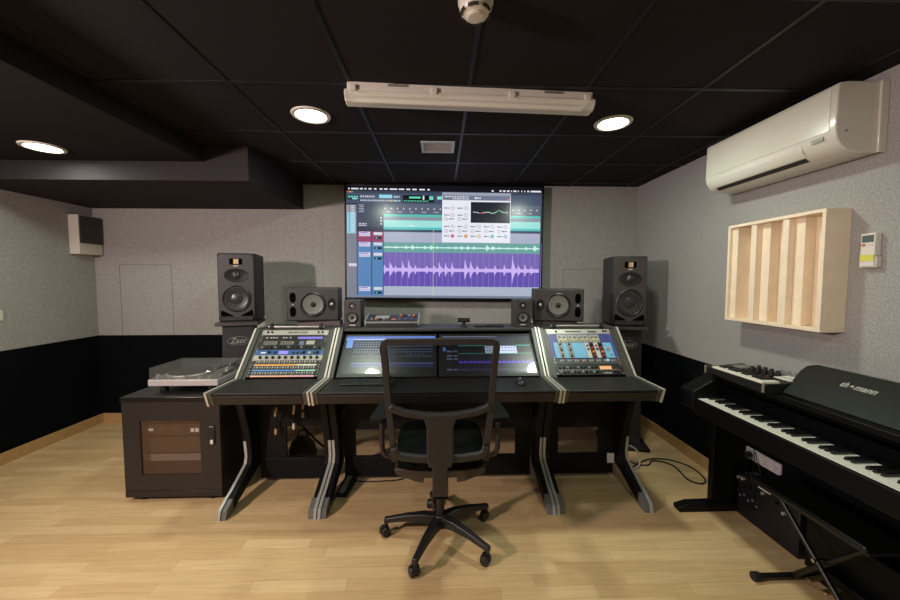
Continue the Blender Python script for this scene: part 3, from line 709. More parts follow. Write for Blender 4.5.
# ------------------------------------------------------------ things on the hutch and the desk top
r = thing('monitor_controller', 'flat silver-edged control console with knobs beside the left small loudspeaker', 'controller', (-.375, 2.80, TZ+.001))
M().prism([(0, 0), (.16, 0), (.16, .085), (0, .045)], 'x', -.2, .2).out('body', mat('dark_blue_grey_metal', (48, 48, 54), .4), r, bevel=.004)
for s in (-1, 1): M().prism([(-.006, .012), (.165, .04), (.165, .098), (-.006, .052)], 'x', s*.2, s*.212).out('end_cheek', alu, r, bevel=.002)
M().box(-.2, .2, -.004, -.0003, .03, .043).out('front_lip', alu, r)
tilt = Matrix.Translation((0, 0, .0455)) @ Matrix.Rotation(math.atan2(.04, .16), 4, 'X')
def on_tilt(m): m.v = [tilt @ v for v in m.v]; return m
a = M()
for (x0, x1, y0, y1, c) in ((-.14, -.03, .06, .13, (150, 146, 138)), (-.035, .03, .02, .1, (10, 10, 12)), (-.01, .025, .03, .06, (210, 120, 50)), (-.17, -.15, .02, .12, (14, 14, 18)), (.05, .18, .02, .14, (34, 36, 60))): a.box(x0, x1, y0, y1, 0, .0012, c)
on_tilt(a).out('control_surface', panel_art, r, smooth=0, colattr=True)
for i in range(8):
    x, y = (-.16+i % 4*.032, .035) if i < 4 else (.06+(i-4)*.034, .115)
    on_tilt(M().cyl((x, y, .0013), (x, y, .012), .009, seg=12)).out('knob', [knob_g, org_k, knob_m][i % 3], r)
for i in range(6): on_tilt(M().cyl((.055+i*.023, .05, .0013), (.055+i*.023, .05, .004), .005, seg=10)).out('button', [bm, red_k][i % 2], r)

r = thing('webcam', 'black webcam on a small foot behind the top of the office chair', 'webcam', (.185, 2.80, TZ+.001)); r.scale = (1.25, 1.25, 1.15)
M().lathe([(0, 0), (.026, 0), (.022, .008), (.010, .012), (.010, .03), (0, .03)], seg=24).out('foot', blackm, r)
M().cyl((-.038, 0, .046), (.038, 0, .046), .0155, seg=20).out('body', black_p, r, bevel=.003)
M().cyl((0, -.0155, .046), (0, -.019, .046), .010, seg=20).out('lens', mat('lens_glass', (60, 60, 66), .1), r)
o = thing('remote_control', 'flat black remote control lying on the middle desk right of the webcam', 'remote control', (.385, 2.80, TZ+.001))
M().box(-.12, .12, -.02, .02, 0, .012).out('body', black_p, o, bevel=.004)
M().box(-.02, .1, -.015, .015, .0122, .016).out('button_pad', blackm, o)

r = thing('computer_keyboard', 'dark computer keyboard on the desk in front of the left tilted monitor', 'keyboard', (-.46, 2.30, .8225), (R(.2), 0, 0))
M().box(-.17, .17, -.055, .055, .002, .012).out('body', mat('grey_black_case', (40, 42, 38), .45), r, bevel=.003)
kk = mat('dark_keycap', (28, 30, 30), .5); kmesh = None
for row in range(5):
    for i in range(15):
        if kmesh is None:
            o = M().box(-.0095, .0095, -.0085, .0085, 0, .004).out('keycap', kk, r, bevel=.001); kmesh = o
        else:
            o = kmesh.copy(); COL.objects.link(o); o.parent = r
        o.location = (-.154+i*.022, -.042+row*.021, .0123)
r = thing('computer_mouse', 'black computer mouse on the desk right of the office chair', 'mouse', (.515, 2.26, .8225))
M().lathe([(.034, 0), (.035, .008), (.030, .02), (.018, .028), (0, .031)], seg=28, sx=.9, sy=1.5).out('body', black_p, r)
M().cyl((-.004, .022, .0275), (.004, .022, .0275), .007, seg=14).out('scroll_wheel', knob_g, r)

# ------------------------------------------------------------ rack cabinet and turntable
CX0, CX1, CYF, CYB, CZ = -2.103, -1.468, 2.395, 2.93, .714
r = thing('rack_cabinet', 'black rack cabinet with a tinted glass door on castors under the turntable', 'cabinet', ((CX0+CX1)/2, 2.7, 0))
W2 = (CX1-CX0)/2; YF_, YB_ = CYF-2.7, CYB-2.7; cab = mat('black_cabinet_steel', (30, 27, 27), .45)
b = M()
b.box(-W2, -W2+.02, YF_+.02, YB_, .062, CZ-.03).box(W2-.02, W2, YF_+.02, YB_, .062, CZ-.03).box(-W2+.02, W2-.02, YB_-.015, YB_, .062, CZ-.03).box(-W2, W2, YF_+.01, YB_, .03, .062)
b.out('body', cab, r, bevel=.002)
M().box(-W2-.006, W2+.006, YF_-.01, YB_+.006, CZ-.03, CZ).out('top_panel', mat('black_gloss_top', (22, 21, 22), .3), r, bevel=.004)
M().box(-W2, W2, YF_-.006, YF_+.01, .032, .075).out('plinth', cab, r, bevel=.002)
d = M(); yf, yb = YF_-.004, YF_+.018; z0, z1 = .078, CZ-.034; wx0, wx1, wz0, wz1 = -.205, .185, .185, .555
d.box(-W2, W2, yf, yb, z0, wz0).box(-W2, W2, yf, yb, wz1, z1).box(-W2, wx0, yf, yb, wz0, wz1).box(wx1, W2, yf, yb, wz0, wz1)
dr = d.out('door', mat('brown_black_door', (37, 31, 30), .45), r)
gl = bpy.data.materials.new('smoked_glass'); gl.use_nodes = True; nt = gl.node_tree; pb = nt.nodes['Principled BSDF']
pb.inputs['Base Color'].default_value = (.13, .075, .045, 1); pb.inputs['Roughness'].default_value = .12; pb.inputs['Alpha'].default_value = .42
M().box(wx0, wx1, yf+.008, yf+.012, wz0, wz1).out('glass', gl, dr)
hd = M().box(.245, .285, yf-.008, yf, .39, .52).out('handle', blackm, dr, bevel=.004)
M().box(.256, .276, yf-.012, yf-.0082, .395, .425).out('key_lock', white_p, hd, bevel=.002)
M().box(.252, .280, yf-.010, yf-.0082, .510, .516).out('handle_trim', alu, hd)
for sx in (-1, 1):
    for sy in (YF_+.03, YB_-.06):
        x = sx*(W2-.09); cs = M().box(x-.018, x+.018, sy-.02, sy+.02, .02, .03).out('castor', blackm, r)
        M().cyl((x-.012, sy, .0155), (x+.012, sy, .0155), .0155, seg=20).out('wheel', rubber, cs)
M().box(-W2+.021, -W2+.05, YF_+.03, YF_+.05, .08, CZ-.04).box(W2-.05, W2-.021, YF_+.03, YF_+.05, .08, CZ-.04).out('rack_rail', mat('bronze_rail', (90, 70, 50), .5, metal=.4), r)
def cab_unit(label, z, h, mface, marks):
    q = thing('audio_component', label, 'audio unit', ((CX0+CX1)/2, CYF+.06, z))
    M().box(-.235, .235, -.01, 0, 0, h).out('front_panel', mface, q, bevel=.001)
    M().box(-.21, .21, .0005, .3, .002, h-.002).out('chassis', blackm, q)
    for (x0, x1, zz0, zz1, c) in marks:
        M().box(x0, x1, -.013, -.0105, zz0, zz1).out('control', mat('mark_%d_%d_%d' % c, c, .4, emit=.9 if sum(c) > 560 else 0), q)
bz = mat('dark_bronze_panel', (120, 100, 84), .45)
cab_unit('lit player unit behind the cabinet glass, upper one with buttons and a display', .435, .07, bz,
         [(-.19, -.16, .03, .045, (220, 210, 190)), (-.12, -.08, .035, .045, (150, 130, 110)), (-.05, .03, .02, .05, (150, 110, 100)), (.09, .11, .02, .045, (225, 215, 200)), (.12, .14, .02, .045, (225, 215, 200)), (.15, .17, .02, .045, (225, 215, 200))])
cab_unit('pale fronted slim unit behind the cabinet glass, lower one', .255, .045, mat('pale_component', (225, 214, 204), .4), [])
cab_unit('dark bronze unit behind the cabinet glass, between the lit player and the pale unit', .315, .1, bz, [(-.15, -.09, .05, .06, (120, 100, 80))])

TX = -1.776
r = thing('turntable', 'silver turntable with a clear dust cover on the black rack cabinet', 'turntable', (TX, 2.665, CZ+.0005))
r.scale = (.975, 1.0, 1.12)
M().box(-.243, .243, -.165, .175, .035, .075).out('plinth', mat('satin_silver', (190, 182, 178), .4, metal=.1), r, bevel=.004)
for sx in (-1, 1):
    for y in (-.11, .12): M().cyl((sx*.17, y, 0), (sx*.17, y, .0348), .026, seg=20).out('foot', blackm, r)
M().box(-.237, .237, -.159, .169, .0752, .077).out('deck_plate', mat('grey_deck', (120, 118, 112), .35, metal=.4), r)
pl = M().lathe([(0, .0775), (.15, .0775), (.152, .088), (.148, .094), (0, .094)], (-.055, .005, 0), 56).out('platter', alu, r)
M().lathe([(0, .0942), (.142, .0942), (.142, .097), (0, .097)], (-.055, .005, 0), 56).out('mat', rubber, pl)
M().cyl((-.055, .005, .097), (-.055, .005, .106), .003).out('spindle', chrome, pl)
ta = M().lathe([(0, .0775), (.034, .0775), (.032, .092), (.015, .096), (.012, .115), (0, .115)], (.165, .10, 0), 28).out('tonearm_base', alu, r)
arm = M().tube([(.165, .14, .112), (.165, .10, .112), (.155, .0, .11), (.135, -.06, .108), (.115, -.095, .104)], .005)
arm.cyl((.165, .125, .112), (.165, .155, .112), .014); arm.out('tonearm', chrome, r)
for x, y, rr, hh in ((-.20, -.125, .014, .022), (-.17, -.13, .006, .01), (.0, -.14, .006, .02), (.10, -.135, .011, .01), (.16, -.12, .012, .012), (.20, -.06, .011, .01), (-.07, -.14, .012, .008)):
    M().cyl((x, y, .0775), (x, y, .0775+hh), rr, seg=16).out('control_knob', alu, r)
M().box(.195, .215, -.03, .08, .0775, .082).out('pitch_slider', blackm, r)
clear = bpy.data.materials.new('clear_smoke_acrylic'); clear.use_nodes = True; pb = clear.node_tree.nodes['Principled BSDF']
pb.inputs['Base Color'].default_value = (.30, .30, .28, 1); pb.inputs['Roughness'].default_value = .06; pb.inputs['Alpha'].default_value = .10
lid = M(); zt, zb = .148, .0775
lid.box(-.236, .236, -.158, .168, zt-.003, zt).box(-.236, .236, -.158, -.155, zb, zt-.003).box(-.236, .236, .165, .168, zb, zt-.003).box(-.236, -.233, -.155, .165, zb, zt-.003).box(.233, .236, -.155, .165, zb, zt-.003)
lid.out('dust_cover', clear, r)

# ------------------------------------------------------------ surround speaker on left wall
r = thing('wall_speaker', 'white wall loudspeaker with grey grille high in the left corner', 'loudspeaker', (XL+.0005, 3.67, 1.735))
M().box(0, .095, -.12, .12, 0, .375).out('cabinet', white_p, r, bevel=.005)
M().box(.0952, .104, -.114, .114, .105, .369).out('grille', mat('grey_grille_cloth', (70, 64, 62), .9, speck=.3, speck_scale=600), r, bevel=.004)

# ------------------------------------------------------------ air conditioner
r = thing('air_conditioner', 'white split air conditioner high on the right wall', 'air conditioner', (XR-.0005, 2.09, 2.085))
L2 = .415
prof = [(0, .01), (0, .328), (-.18, .328), (-.225, .322), (-.235, .308), (-.238, .10), (-.228, .062), (-.205, .030), (-.175, .010), (-.12, 0), (-.03, 0)]
M().prism(prof, 'y', -L2, L2).out('body', ac_m, r, bevel=.006, seg=3)
fp = M().prism([(-.2365, .105), (-.2400, .108), (-.2375, .300), (-.2345, .300)], 'y', -L2+.03, L2-.03).out('front_panel', ac_m, r)
lv = M().prism([(-.2315, .085), (-.236, .085), (-.231, .055), (-.205, .027), (-.202, .029), (-.226, .056)], 'y', -L2+.16, L2-.05).out('louver', ac_m, r, bevel=.002)
M().prism([(-.204, .0255), (-.1985, .024), (-.178, .010), (-.181, .0095)], 'y', -L2+.17, L2-.06).out('air_slot', dk, r)
M().box(-.2385, -.2355, -L2+.055, -L2+.11, .072, .092).out('status_window', mat('grey_label', (150, 144, 138), .5), r)
M().box(-.04, -.0005, -L2-.012, -L2-.0005, .0, .328).out('side_cover', ac_m, r, bevel=.003)
M().cyl((-.19, -L2-.0005, .1), (-.19, -L2-.004, .1), .006, seg=12).out('side_cap', mat('grey_label', (150, 144, 138), .5), r)

# ------------------------------------------------------------ wooden diffuser
DX0, DX1, DY0, DY1, DZ0, DZ1 = 1.955, XR-.0005, 1.79, 2.41, 1.215, 1.850
r = thing('acoustic_diffuser', 'pale wooden slatted acoustic diffuser hung on the right wall', 'acoustic panel', (XR-.0005, 2.10, DZ0))
t = .018; f = M()
f.box(DX0, DX1, DY0, DY1, DZ0, DZ0+t).box(DX0, DX1, DY0, DY1, DZ1-t, DZ1).box(DX0, DX1, DY0, DY0+t, DZ0+t, DZ1-t).box(DX0, DX1, DY1-t, DY1, DZ0+t, DZ1-t)
f.out('frame', pine, r, world=True, bevel=.0015)
M().box(DX1-.012, DX1, DY0+t, DY1-t, DZ0+t, DZ1-t).out('back_board', pine, r, world=True)
dep = [.006, .1, .065, .02, .065, .006, .105, .05, .025, .006, .105, .03, .08]
dep = [.012, .105, .06, .012, .03, .105, .075, .012, .028, .105, .085, .012, .02]
dep = [(.05, .02), (.13, .105), (.045, .008), (.065, .045), (.13, .105), (.045, .008), (.065, .045), (.13, .105), (.015, .02)]
kd = (DY1-DY0-2*t)/sum(q[0] for q in dep); y1 = DY1-t+1e-4
for i, (wd, dd) in enumerate(dep):
    y1 -= 0 if i == 0 else dep[i-1][0]*kd
    wd *= kd
    M().box(DX0+dd, DX1-.0125, y1-wd+.0006, y1-.0006, DZ0+t+.0005, DZ1-t-.0005).out('slat', pine, r, world=True, bevel=.001)

r = thing('remote_control', 'white air conditioner remote in a holder on the right wall beside the wooden panel', 'remote control', (XR-.0005, 1.685, 1.545))
M().box(-.03, 0, -.034, .036, 0, .055).out('holder', white_p, r, bevel=.004)
M().box(-.028, -.002, -.028, .030, .056, .165).box(-.034, -.0305, -.028, .030, .006, .165).out('handset', mat('warm_white_plastic', (222, 214, 206), .4), r, bevel=.003)
M().box(-.0362, -.0342, -.022, .024, .122, .155).out('display', mat('lcd_grey', (84, 98, 96), .3), r)
M().box(-.0362, -.0342, -.027, .029, .032, .062).out('yellow_sticker', mat('yellow_sticker', (214, 206, 92), .6), r)
M().cyl((-.0342, .018, .11), (-.038, .018, .11), .007, seg=14).out('power_button', mat('orange_button', (206, 120, 66), .5), r)
M().box(-.0362, -.0342, -.02, .005, .105, .115).out('mode_button', white_p, r)

# ------------------------------------------------------------ digital piano
PY0, PY1 = .86, 2.24; PXF = 1.545
r = thing('digital_piano', 'black digital piano against the right wall, its white keys facing the room', 'piano', (1.8, 1.55, 0))
yy0, yy1 = PY0+.055, PY1-.118
cheek = [(PXF, .70), (PXF, .80), (PXF+.012, .812), (PXF+.13, .875), (PXF+.165, .905), (2.06, .905), (2.06, .68), (PXF+.03, .68)]
for a, b in ((PY0, yy0), (yy1, PY1)): M().prism(cheek, 'y', a, b).out('cheek', piano_m, r, world=True, bevel=.008, seg=3)
M().box(PXF+.002, PXF+.022, yy0, yy1, .675, .766).out('key_slip', piano_m, r, world=True, bevel=.003)
M().box(PXF+.022, 2.05, yy0, yy1, .675, .735).out('keybed', piano_m, r, world=True)
M().prism([(PXF+.180, .735), (PXF+.180, .762), (PXF+.172, .780), (PXF+.172, .80), (PXF+.18, .84), (PXF+.2, .84), (PXF+.2, .735)], 'y', yy0, yy1).out('fallboard', mat('satin_black_fallboard', (5, 5, 6), .6, spec=.04), r, world=True)
M().box(PXF+.165, 2.055, yy0, yy1, .878, .906).out('top_board', piano_m, r, world=True, bevel=.004)
M().box(2.03, 2.055, yy0, yy1, .735, .878).out('back_board', piano_m, r, world=True)
M().box(PXF+.172, PXF+.186, yy0, yy1, .862, .8775).out('cover_edge', MATS['satin_black_fallboard'], r, world=True)
n_w = 49; kw = (yy1-.008-(yy0+.008))/n_w; fb = -.03
# white and black keys, each a part; low notes at the far end
wk = M().box(0, .150, -kw+.0009, 0, 0, .018).out('white_key', whitekey, r, bevel=.0012)
base = Vector((PXF+.026, yy1-.008, .748)) - Vector((1.8, 1.55, 0))
bk = M().prism([(.0, -.004), (.006, .0075), (.098, .0075), (.098, -.004)], 'y', -.0062, .0062).out('black_key', blackkey, r, bevel=.001)
first = [True, True]
names = 'ABCDEFG'
for i in range(n_w):
    if i == 0: o = wk
    else: o = wk.copy(); COL.objects.link(o)
    o.location = base + Vector((0, -i*kw, 0))
    if names[i % 7] in 'ACDFG' and i < n_w-1:
        if first[1]: o2 = bk; first[1] = False
        else: o2 = bk.copy(); COL.objects.link(o2)
        o2.location = base + Vector((.049, -(i+1)*kw, .0225))
lp = [(PXF+.19, 0), (PXF+.19, .675), (PXF+.40, .675), (PXF+.40, 0)]
lf = None
for ya in (PY1-.045, PY0+.005):
    lg = M().box(1.745, 1.95, ya, ya+.04, .055, .6745).out('leg', piano_m, r, world=True, bevel=.003)
    M().prism([(1.53, 0), (1.525, .03), (1.60, .052), (1.75, .056), (2.04, .056), (2.04, 0)], 'y', ya-.012, ya+.05).out('foot', piano_m, lg, world=True, bevel=.006)
M().box(1.90, 1.915, PY0+.058, 1.75, .003, .27).out('lower_board', piano_m, r, world=True, bevel=.003)
pb_ = M().box(1.84, 1.899, 1.40, 1.66, .02, .10).out('pedal_box', piano_m, r, world=True, bevel=.004)
for y in (1.46, 1.53, 1.60): M().prism([(1.76, .045), (1.84, .055), (1.84, .067), (1.76, .055)], 'y', y-.012, y+.012).out('pedal', mat('brass', (190, 160, 110), .3, metal=.9), pb_, world=True, bevel=.003)
# music desk
mp = M(); q = .012; A = Vector((1.745, 0, .907)); B = Vector((1.935, 0, 1.045)); nrm = Vector((-(B-A).z, 0, (B-A).x)).normalized()
out = [(0, 1.90), (1, 1.845), (1, .95), (0, .90)]
def MP(s, y, k): p = A+(B-A)*s+nrm*q*k; return (p.x, y, p.z)
cut = [(0, 1.752), (.72, 1.800), (.90, 1.800), (1, 1.765), (1, .96), (.93, .93), (0, .90)]
n = len(cut)
mp.add([MP(s, y, 1) for s, y in cut]+[MP(s, y, 0) for s, y in cut], [tuple(range(n)), tuple(range(2*n-1, n-1, -1))]+[(i, n+i, n+(i+1) % n, (i+1) % n) for i in range(n)])
md = mp.out('music_desk', mat('dark_green_black_panel', (21, 24, 22), .42, spec=.35), r, world=True, bevel=.002)
ex = Vector((0, -1, 0)); ey = (B-A).normalized(); ez = nrm
def logo_mx(s, y): o_ = A+(B-A)*s+nrm*(q+.0008)-Vector((1.8, 1.55, 0)); o_.y = y-1.55; return Matrix(((ex.x, ey.x, ez.x, o_.x), (ex.y, ey.y, ez.y, o_.y), (ex.z, ey.z, ez.z, o_.z), (0, 0, 0, 1)))
tm = mat('pale_print', (168, 168, 158), .5)
for tx, yy in (('th', 1.580), ('mann', 1.497)): text(tx, .046, tm, md, logo_mx(.64, yy-.0), bold=.0009, sx=.82, shear=.2)
lm_ = logo_mx(.64, 1.549); dm_ = M(); dm_.cyl((0, 0, 0), (0, 0, .0006), .0065, seg=16); dm_.v = [lm_ @ v for v in dm_.v]; dm_.out('logo_dot', tm, md)

# ------------------------------------------------------------ small MIDI keyboard on the piano
r = thing('midi_keyboard', 'small black keyboard controller with knobs and pads on top of the piano', 'keyboard', (1.652, 2.175, .9065), (0, 0, R(0)))
LEN = .412; Dp = .235
b = M().prism([(0, .008), (0, .044), (.012, .048), (.10, .050), (Dp, .062), (Dp, 0), (.01, 0)], 'y', -LEN, 0).out('body', mat('black_case', (24, 25, 25), .42), r, bevel=.003)
for y0_, y1_ in ((-.012, 0), (-LEN, -LEN+.012)): M().box(-.004, .012, y0_, y1_, .004, .052).out('end_cap', mat('grey_end_cap', (120, 116, 104), .5), r, bevel=.002)
for y in (-.025, -.045): M().box(.03, .09, y-.007, y+.007, .0495, .055).out('touch_strip', mat('grey_print', (120, 120, 112), .5), r)
kw2 = .0228; n2 = 15; y_s = -.062
k0 = M().box(-.003, .090, -kw2+.001, 0, .0485, .058).out('white_key', whitekey, r, bevel=.001)
b0 = M().box(.026, .090, -.0065, .0065, .0584, .068).out('black_key', blackkey, r, bevel=.001)
for i in range(n2):
    o = k0 if i == 0 else k0.copy()
    if i: COL.objects.link(o)
    o.location = (0, y_s-i*kw2, 0)
    if 'CDEFGAB'[i % 7] in 'CDFGA' and i < n2-1:
        o = b0 if i == 0 else b0.copy()
        if i: COL.objects.link(o)
        o.location = (0, y_s-(i+1)*kw2, 0)
for i in range(8):
    kx, ky = .155+(i % 2)*.04, -.165-(i//2)*.040; kz = .053+(kx-.1)*.09
    M().cyl((kx, ky, kz), (kx, ky, kz+.024), .011, .009, seg=14).out('knob', knob_m, r)
for i in range(8):
    px_, py_ = .140+(i % 2)*.046, -.405+(i//2)*.023; kz = .0535+(px_-.1)*.09
    M().box(px_, px_+.042, py_, py_+.021, kz, kz+.005).out('pad', mat('white_pad', (216, 214, 204), .5), r, bevel=.001)
M().box(.115, .13, -.30, -.285, .052, .058).out('record_button', mat('red_button', (210, 60, 30), .5), r)
M().box(.12, .215, -.135, -.06, .0545, .066).out('control_panel', mat('grey_print', (120, 120, 112), .5), r)

# ------------------------------------------------------------ socket panel on the right wall
r = thing('socket_panel', 'white wall socket panel under the piano with plugs and cables', 'socket', (XR-.0005, 2.205, .285))
M().box(-.012, 0, -.125, .125, 0, .075).out('plate', mat('lilac_white_plastic', (206, 196, 206), .45), r, bevel=.003)
for y in (-.07, .0): M().cyl((-.0122, y, .037), (-.018, y, .037), .022, seg=24).out('socket', white_p, r)
M().cyl((-.0122, .09, .037), (-.05, .09, .037), .019, seg=20).out('plug', blackm, r)
c1 = M().tube([(-.05, .09, .037), (-.07, .08, .0), (-.07, .06, -.12), (-.05, .05, -.26)], .004)
c1.tube([(-.03, .03, .08), (-.03, .02, .03), (-.035, -.02, -.05), (-.04, -.03, -.2)], .003)
c1.tube([(-.03, .045, .09), (-.03, .04, .0), (-.035, .045, -.1)], .003)
c1.out('cable', rubber, r)

# ------------------------------------------------------------ piano bench
r = thing('piano_bench', 'low black folding bench with padded seat and crossed legs under the piano', 'bench', (1.79, 1.55, 0))
M().box(-.095, .10, -.22, .32, .392, .422).out('seat', mat('black_bench_vinyl', (14, 15, 15), .35), r, bevel=.013, seg=4)
M().box(-.08, .085, -.22, .25, .38, .3915).out('seat_board', blackm, r)
steel = mat('black_steel_tube', (15, 14, 14), .4)
M().tube([(-.07, .16, .378), (-.07, -.20, .025)], .012, seg=12).out('leg', steel, r)
M().tube([(-.04, -.18, .378), (-.04, .11, .025)], .012, seg=12).out('leg', steel, r)
for y in (.11, -.20):
    ft = M().tube([(-.225, y, .022), (.11, y, .022)], .0145, seg=12).out('foot_bar', steel, r)
    for x in (-.245, .10): M().cyl((x, y, .022), (x+.03, y, .022), .0215, seg=16).out('rubber_cap', rubber, ft)
M().cyl((-.09, -.02, .205), (-.02, -.02, .205), .008, seg=12).out('pivot_bolt', chrome, r)

# audio box on the floor under the piano
r = thing('amplifier', 'dark audio box with knobs and pale switches on the floor behind the bench', 'amplifier', (1.957, 2.035, .0))
M().box(-.055, .055, -.25, .145, .0, .265).out('case', mat('blue_black_case', (18, 19, 24), .45), r, bevel=.004)
for i, (y, z) in enumerate(((.13, .24), (.09, .20), (.10, .245), (.05, .22), (-.04, .235), (-.12, .23), (-.17, .20), (.02, .18))):
    M().cyl((-.0552, y, z), (-.072, y, z), .009, seg=12).out('knob', [alu, knob_m, knob_g, knob_m][i % 4], r)
M().box(-.058, -.0552, -.08, .0, .25, .256).out('label_strip', white_p, r)
for i in range(5): M().box(-.058, -.0552, .12-i*.03, .13-i*.03, .12+(i % 2)*.02, .13+(i % 2)*.02).out('jack_socket', alu, r)

# ------------------------------------------------------------ office chair
CXc, CYc = .0, 1.995
r = thing('office_chair', 'dark office chair with a mesh back on a five-star castor base, seen from behind', 'chair', (CXc, CYc, 0)); r.scale = (.975, 1, 1)
mesh_m = bpy.data.materials.new('chair_mesh_net'); mesh_m.use_nodes = True; nt = mesh_m.node_tree; pb = nt.nodes['Principled BSDF']
pb.inputs['Base Color'].default_value = s2l((12, 12, 12)) + (1,); pb.inputs['Roughness'].default_value = .9; pb.inputs['Specular IOR Level'].default_value = .1; pb.inputs['Alpha'].default_value = .68
yb = -.315                                    # backrest plane
# outer frame of the backrest, a rounded trapezoid, leaning a little
def by(z): return yb - .02 - (z-.9)*.10
fr = [(-.222, .62), (-.232, .72), (-.245, .88), (-.260, 1.12), (-.267, 1.180), (-.262, 1.198), (-.248, 1.205), (-.1, 1.205), (.1, 1.205), (.248, 1.205), (.262, 1.198), (.267, 1.180), (.260, 1.12), (.245, .88), (.232, .72), (.222, .62)]
fo = M()
def ribbon(m, path, wdt, th, yfun, closed=False):
    """flat bar of width wdt (in the xz plane) and thickness th along y"""
    n = len(path); vs = []
    for i, (x, z) in enumerate(path):
        a = path[(i-1) % n] if closed or i else path[0]; b_ = path[(i+1) % n] if closed or i < n-1 else path[-1]
        d = Vector((b_[0]-a[0], b_[1]-a[1])).normalized(); nx, nz = -d.y, d.x
        for (k, yy) in ((-.5, -.5), (.5, -.5), (.5, .5), (-.5, .5)):
            vs.append((x+nx*wdt*k, yfun(z)+th*yy, z+nz*wdt*k))
    fs = []
    for i in range(n if closed else n-1):
        a = i*4; c = ((i+1) % n)*4
        for k in range(4): fs.append((a+k, a+(k+1) % 4, c+(k+1) % 4, c+k))
    if not closed: fs += [(3, 2, 1, 0), tuple((n-1)*4+k for k in range(4))]
    m.add(vs, fs)
ribbon(fo, fr, .030, .026, by)
fo.out('back_frame', chair_p, r, bevel=.008, seg=3)
# mesh net
nn = M(); rows = 10; cols = 12
for jz in range(rows+1):
    z = .87+(1.195-.87)*jz/rows; hw = .240+(.258-.240)*(z-.87)/.3
    for i in range(cols+1):
        u = -1+2*i/cols; nn.v.append(Vector((u*hw, by(z)+.012+.035*(1-u*u), z)))
for jz in range(rows):
    for i in range(cols):
        a = jz*(cols+1)+i; nn.f.append([a, a+1, a+cols+2, a+cols+1]); nn.c.append(None); nn.mi.append(0)
nn.out('mesh_net', mesh_m, r)
# lumbar frame: curved upper bar, lower bar, centre spine plate
lu = M(); ribbon(lu, [(-.240, .905), (-.225, .888), (-.17, .868), (-.09, .855), (0, .850), (.09, .855), (.17, .868), (.225, .888), (.240, .905)], .034, .034, lambda z: yb-.028); lu.out('lumbar_bar', chair_p, r, bevel=.01, seg=3)
lo = M(); ribbon(lo, [(-.222, .70), (-.215, .672), (-.19, .655), (-.1, .643), (0, .640), (.1, .643), (.19, .655), (.215, .672), (.222, .70)], .034, .030, lambda z: yb-.02); lo.out('lower_bar', chair_p, r, bevel=.008, seg=3)
M().prism([(-.105, .862), (.105, .862), (.075, .835), (.065, .80), (.066, .66), (.055, .61), (-.055, .61), (-.066, .66), (-.065, .80), (-.075, .835)], 'y', yb-.048, yb-.018).out('spine_plate', chair_p, r, bevel=.008, seg=3)
M().box(-.038, .038, yb-.045, yb-.02, .455, .625).box(-.038, .038, yb-.045, -.06, .455, .475).out('back_bracket', chair_p, r, bevel=.006)
# seat
seat_o = [(-.22, -.24), (-.245, -.05), (-.25, .12), (-.235, .22), (-.16, .255), (0, .262), (.16, .255), (.235, .22), (.25, .12), (.245, -.05), (.22, -.24), (.13, -.262), (0, -.268), (-.13, -.262)]
M().prism(seat_o, 'z', .535, .60).out('seat', mat('charcoal_green_fabric', (13, 15, 15), .95, spec=.05), r, bevel=.022, seg=4)
sh = M(); sh.prism([(-.235, .545), (.235, .545), (.225, .515), (.13, .478), (.085, .470), (.085, .495), (-.085, .495), (-.085, .470), (-.13, .478), (-.225, .515)], 'y', -.245, .2)
sh.out('seat_shell', mat('brown_black_shell', (62, 50, 43), .55), r, bevel=.006)
M().box(-.08, .08, -.10, .12, .425, .4945).out('tilt_mechanism', blackm, r, bevel=.008)
M().tube([(-.06, .03, .45), (-.2, .04, .45), (-.27, .05, .452)], .006, seg=8).out('height_lever', blackm, r)
M().cyl((0, 0, .24), (0, 0, .43), .014, seg=20).out('gas_piston', chrome, r)
M().cyl((0, 0, .10), (0, 0, .28), .026, .024, seg=24).out('gas_cover', baseblk, r)
# arms
for s in (-1, 1):
    ap = M().prism([(s*.275, -.20), (s*.278, .03), (s*.292, .07), (s*.335, .075), (s*.352, .03), (s*.368, -.17), (s*.36, -.215), (s*.30, -.22)], 'z', .764, .792).out('armrest_pad', mat('green_grey_pad', (24, 25, 23), .8, spec=.1), r, bevel=.009, seg=3)
    M().tube([(s*.318, -.10, .765), (s*.320, -.10, .71), (s*.320, -.10, .64), (s*.316, -.10, .575), (s*.285, -.085, .535), (s*.16, -.05, .516)], .0145, seg=12).out('arm_post', chair_p, ap)
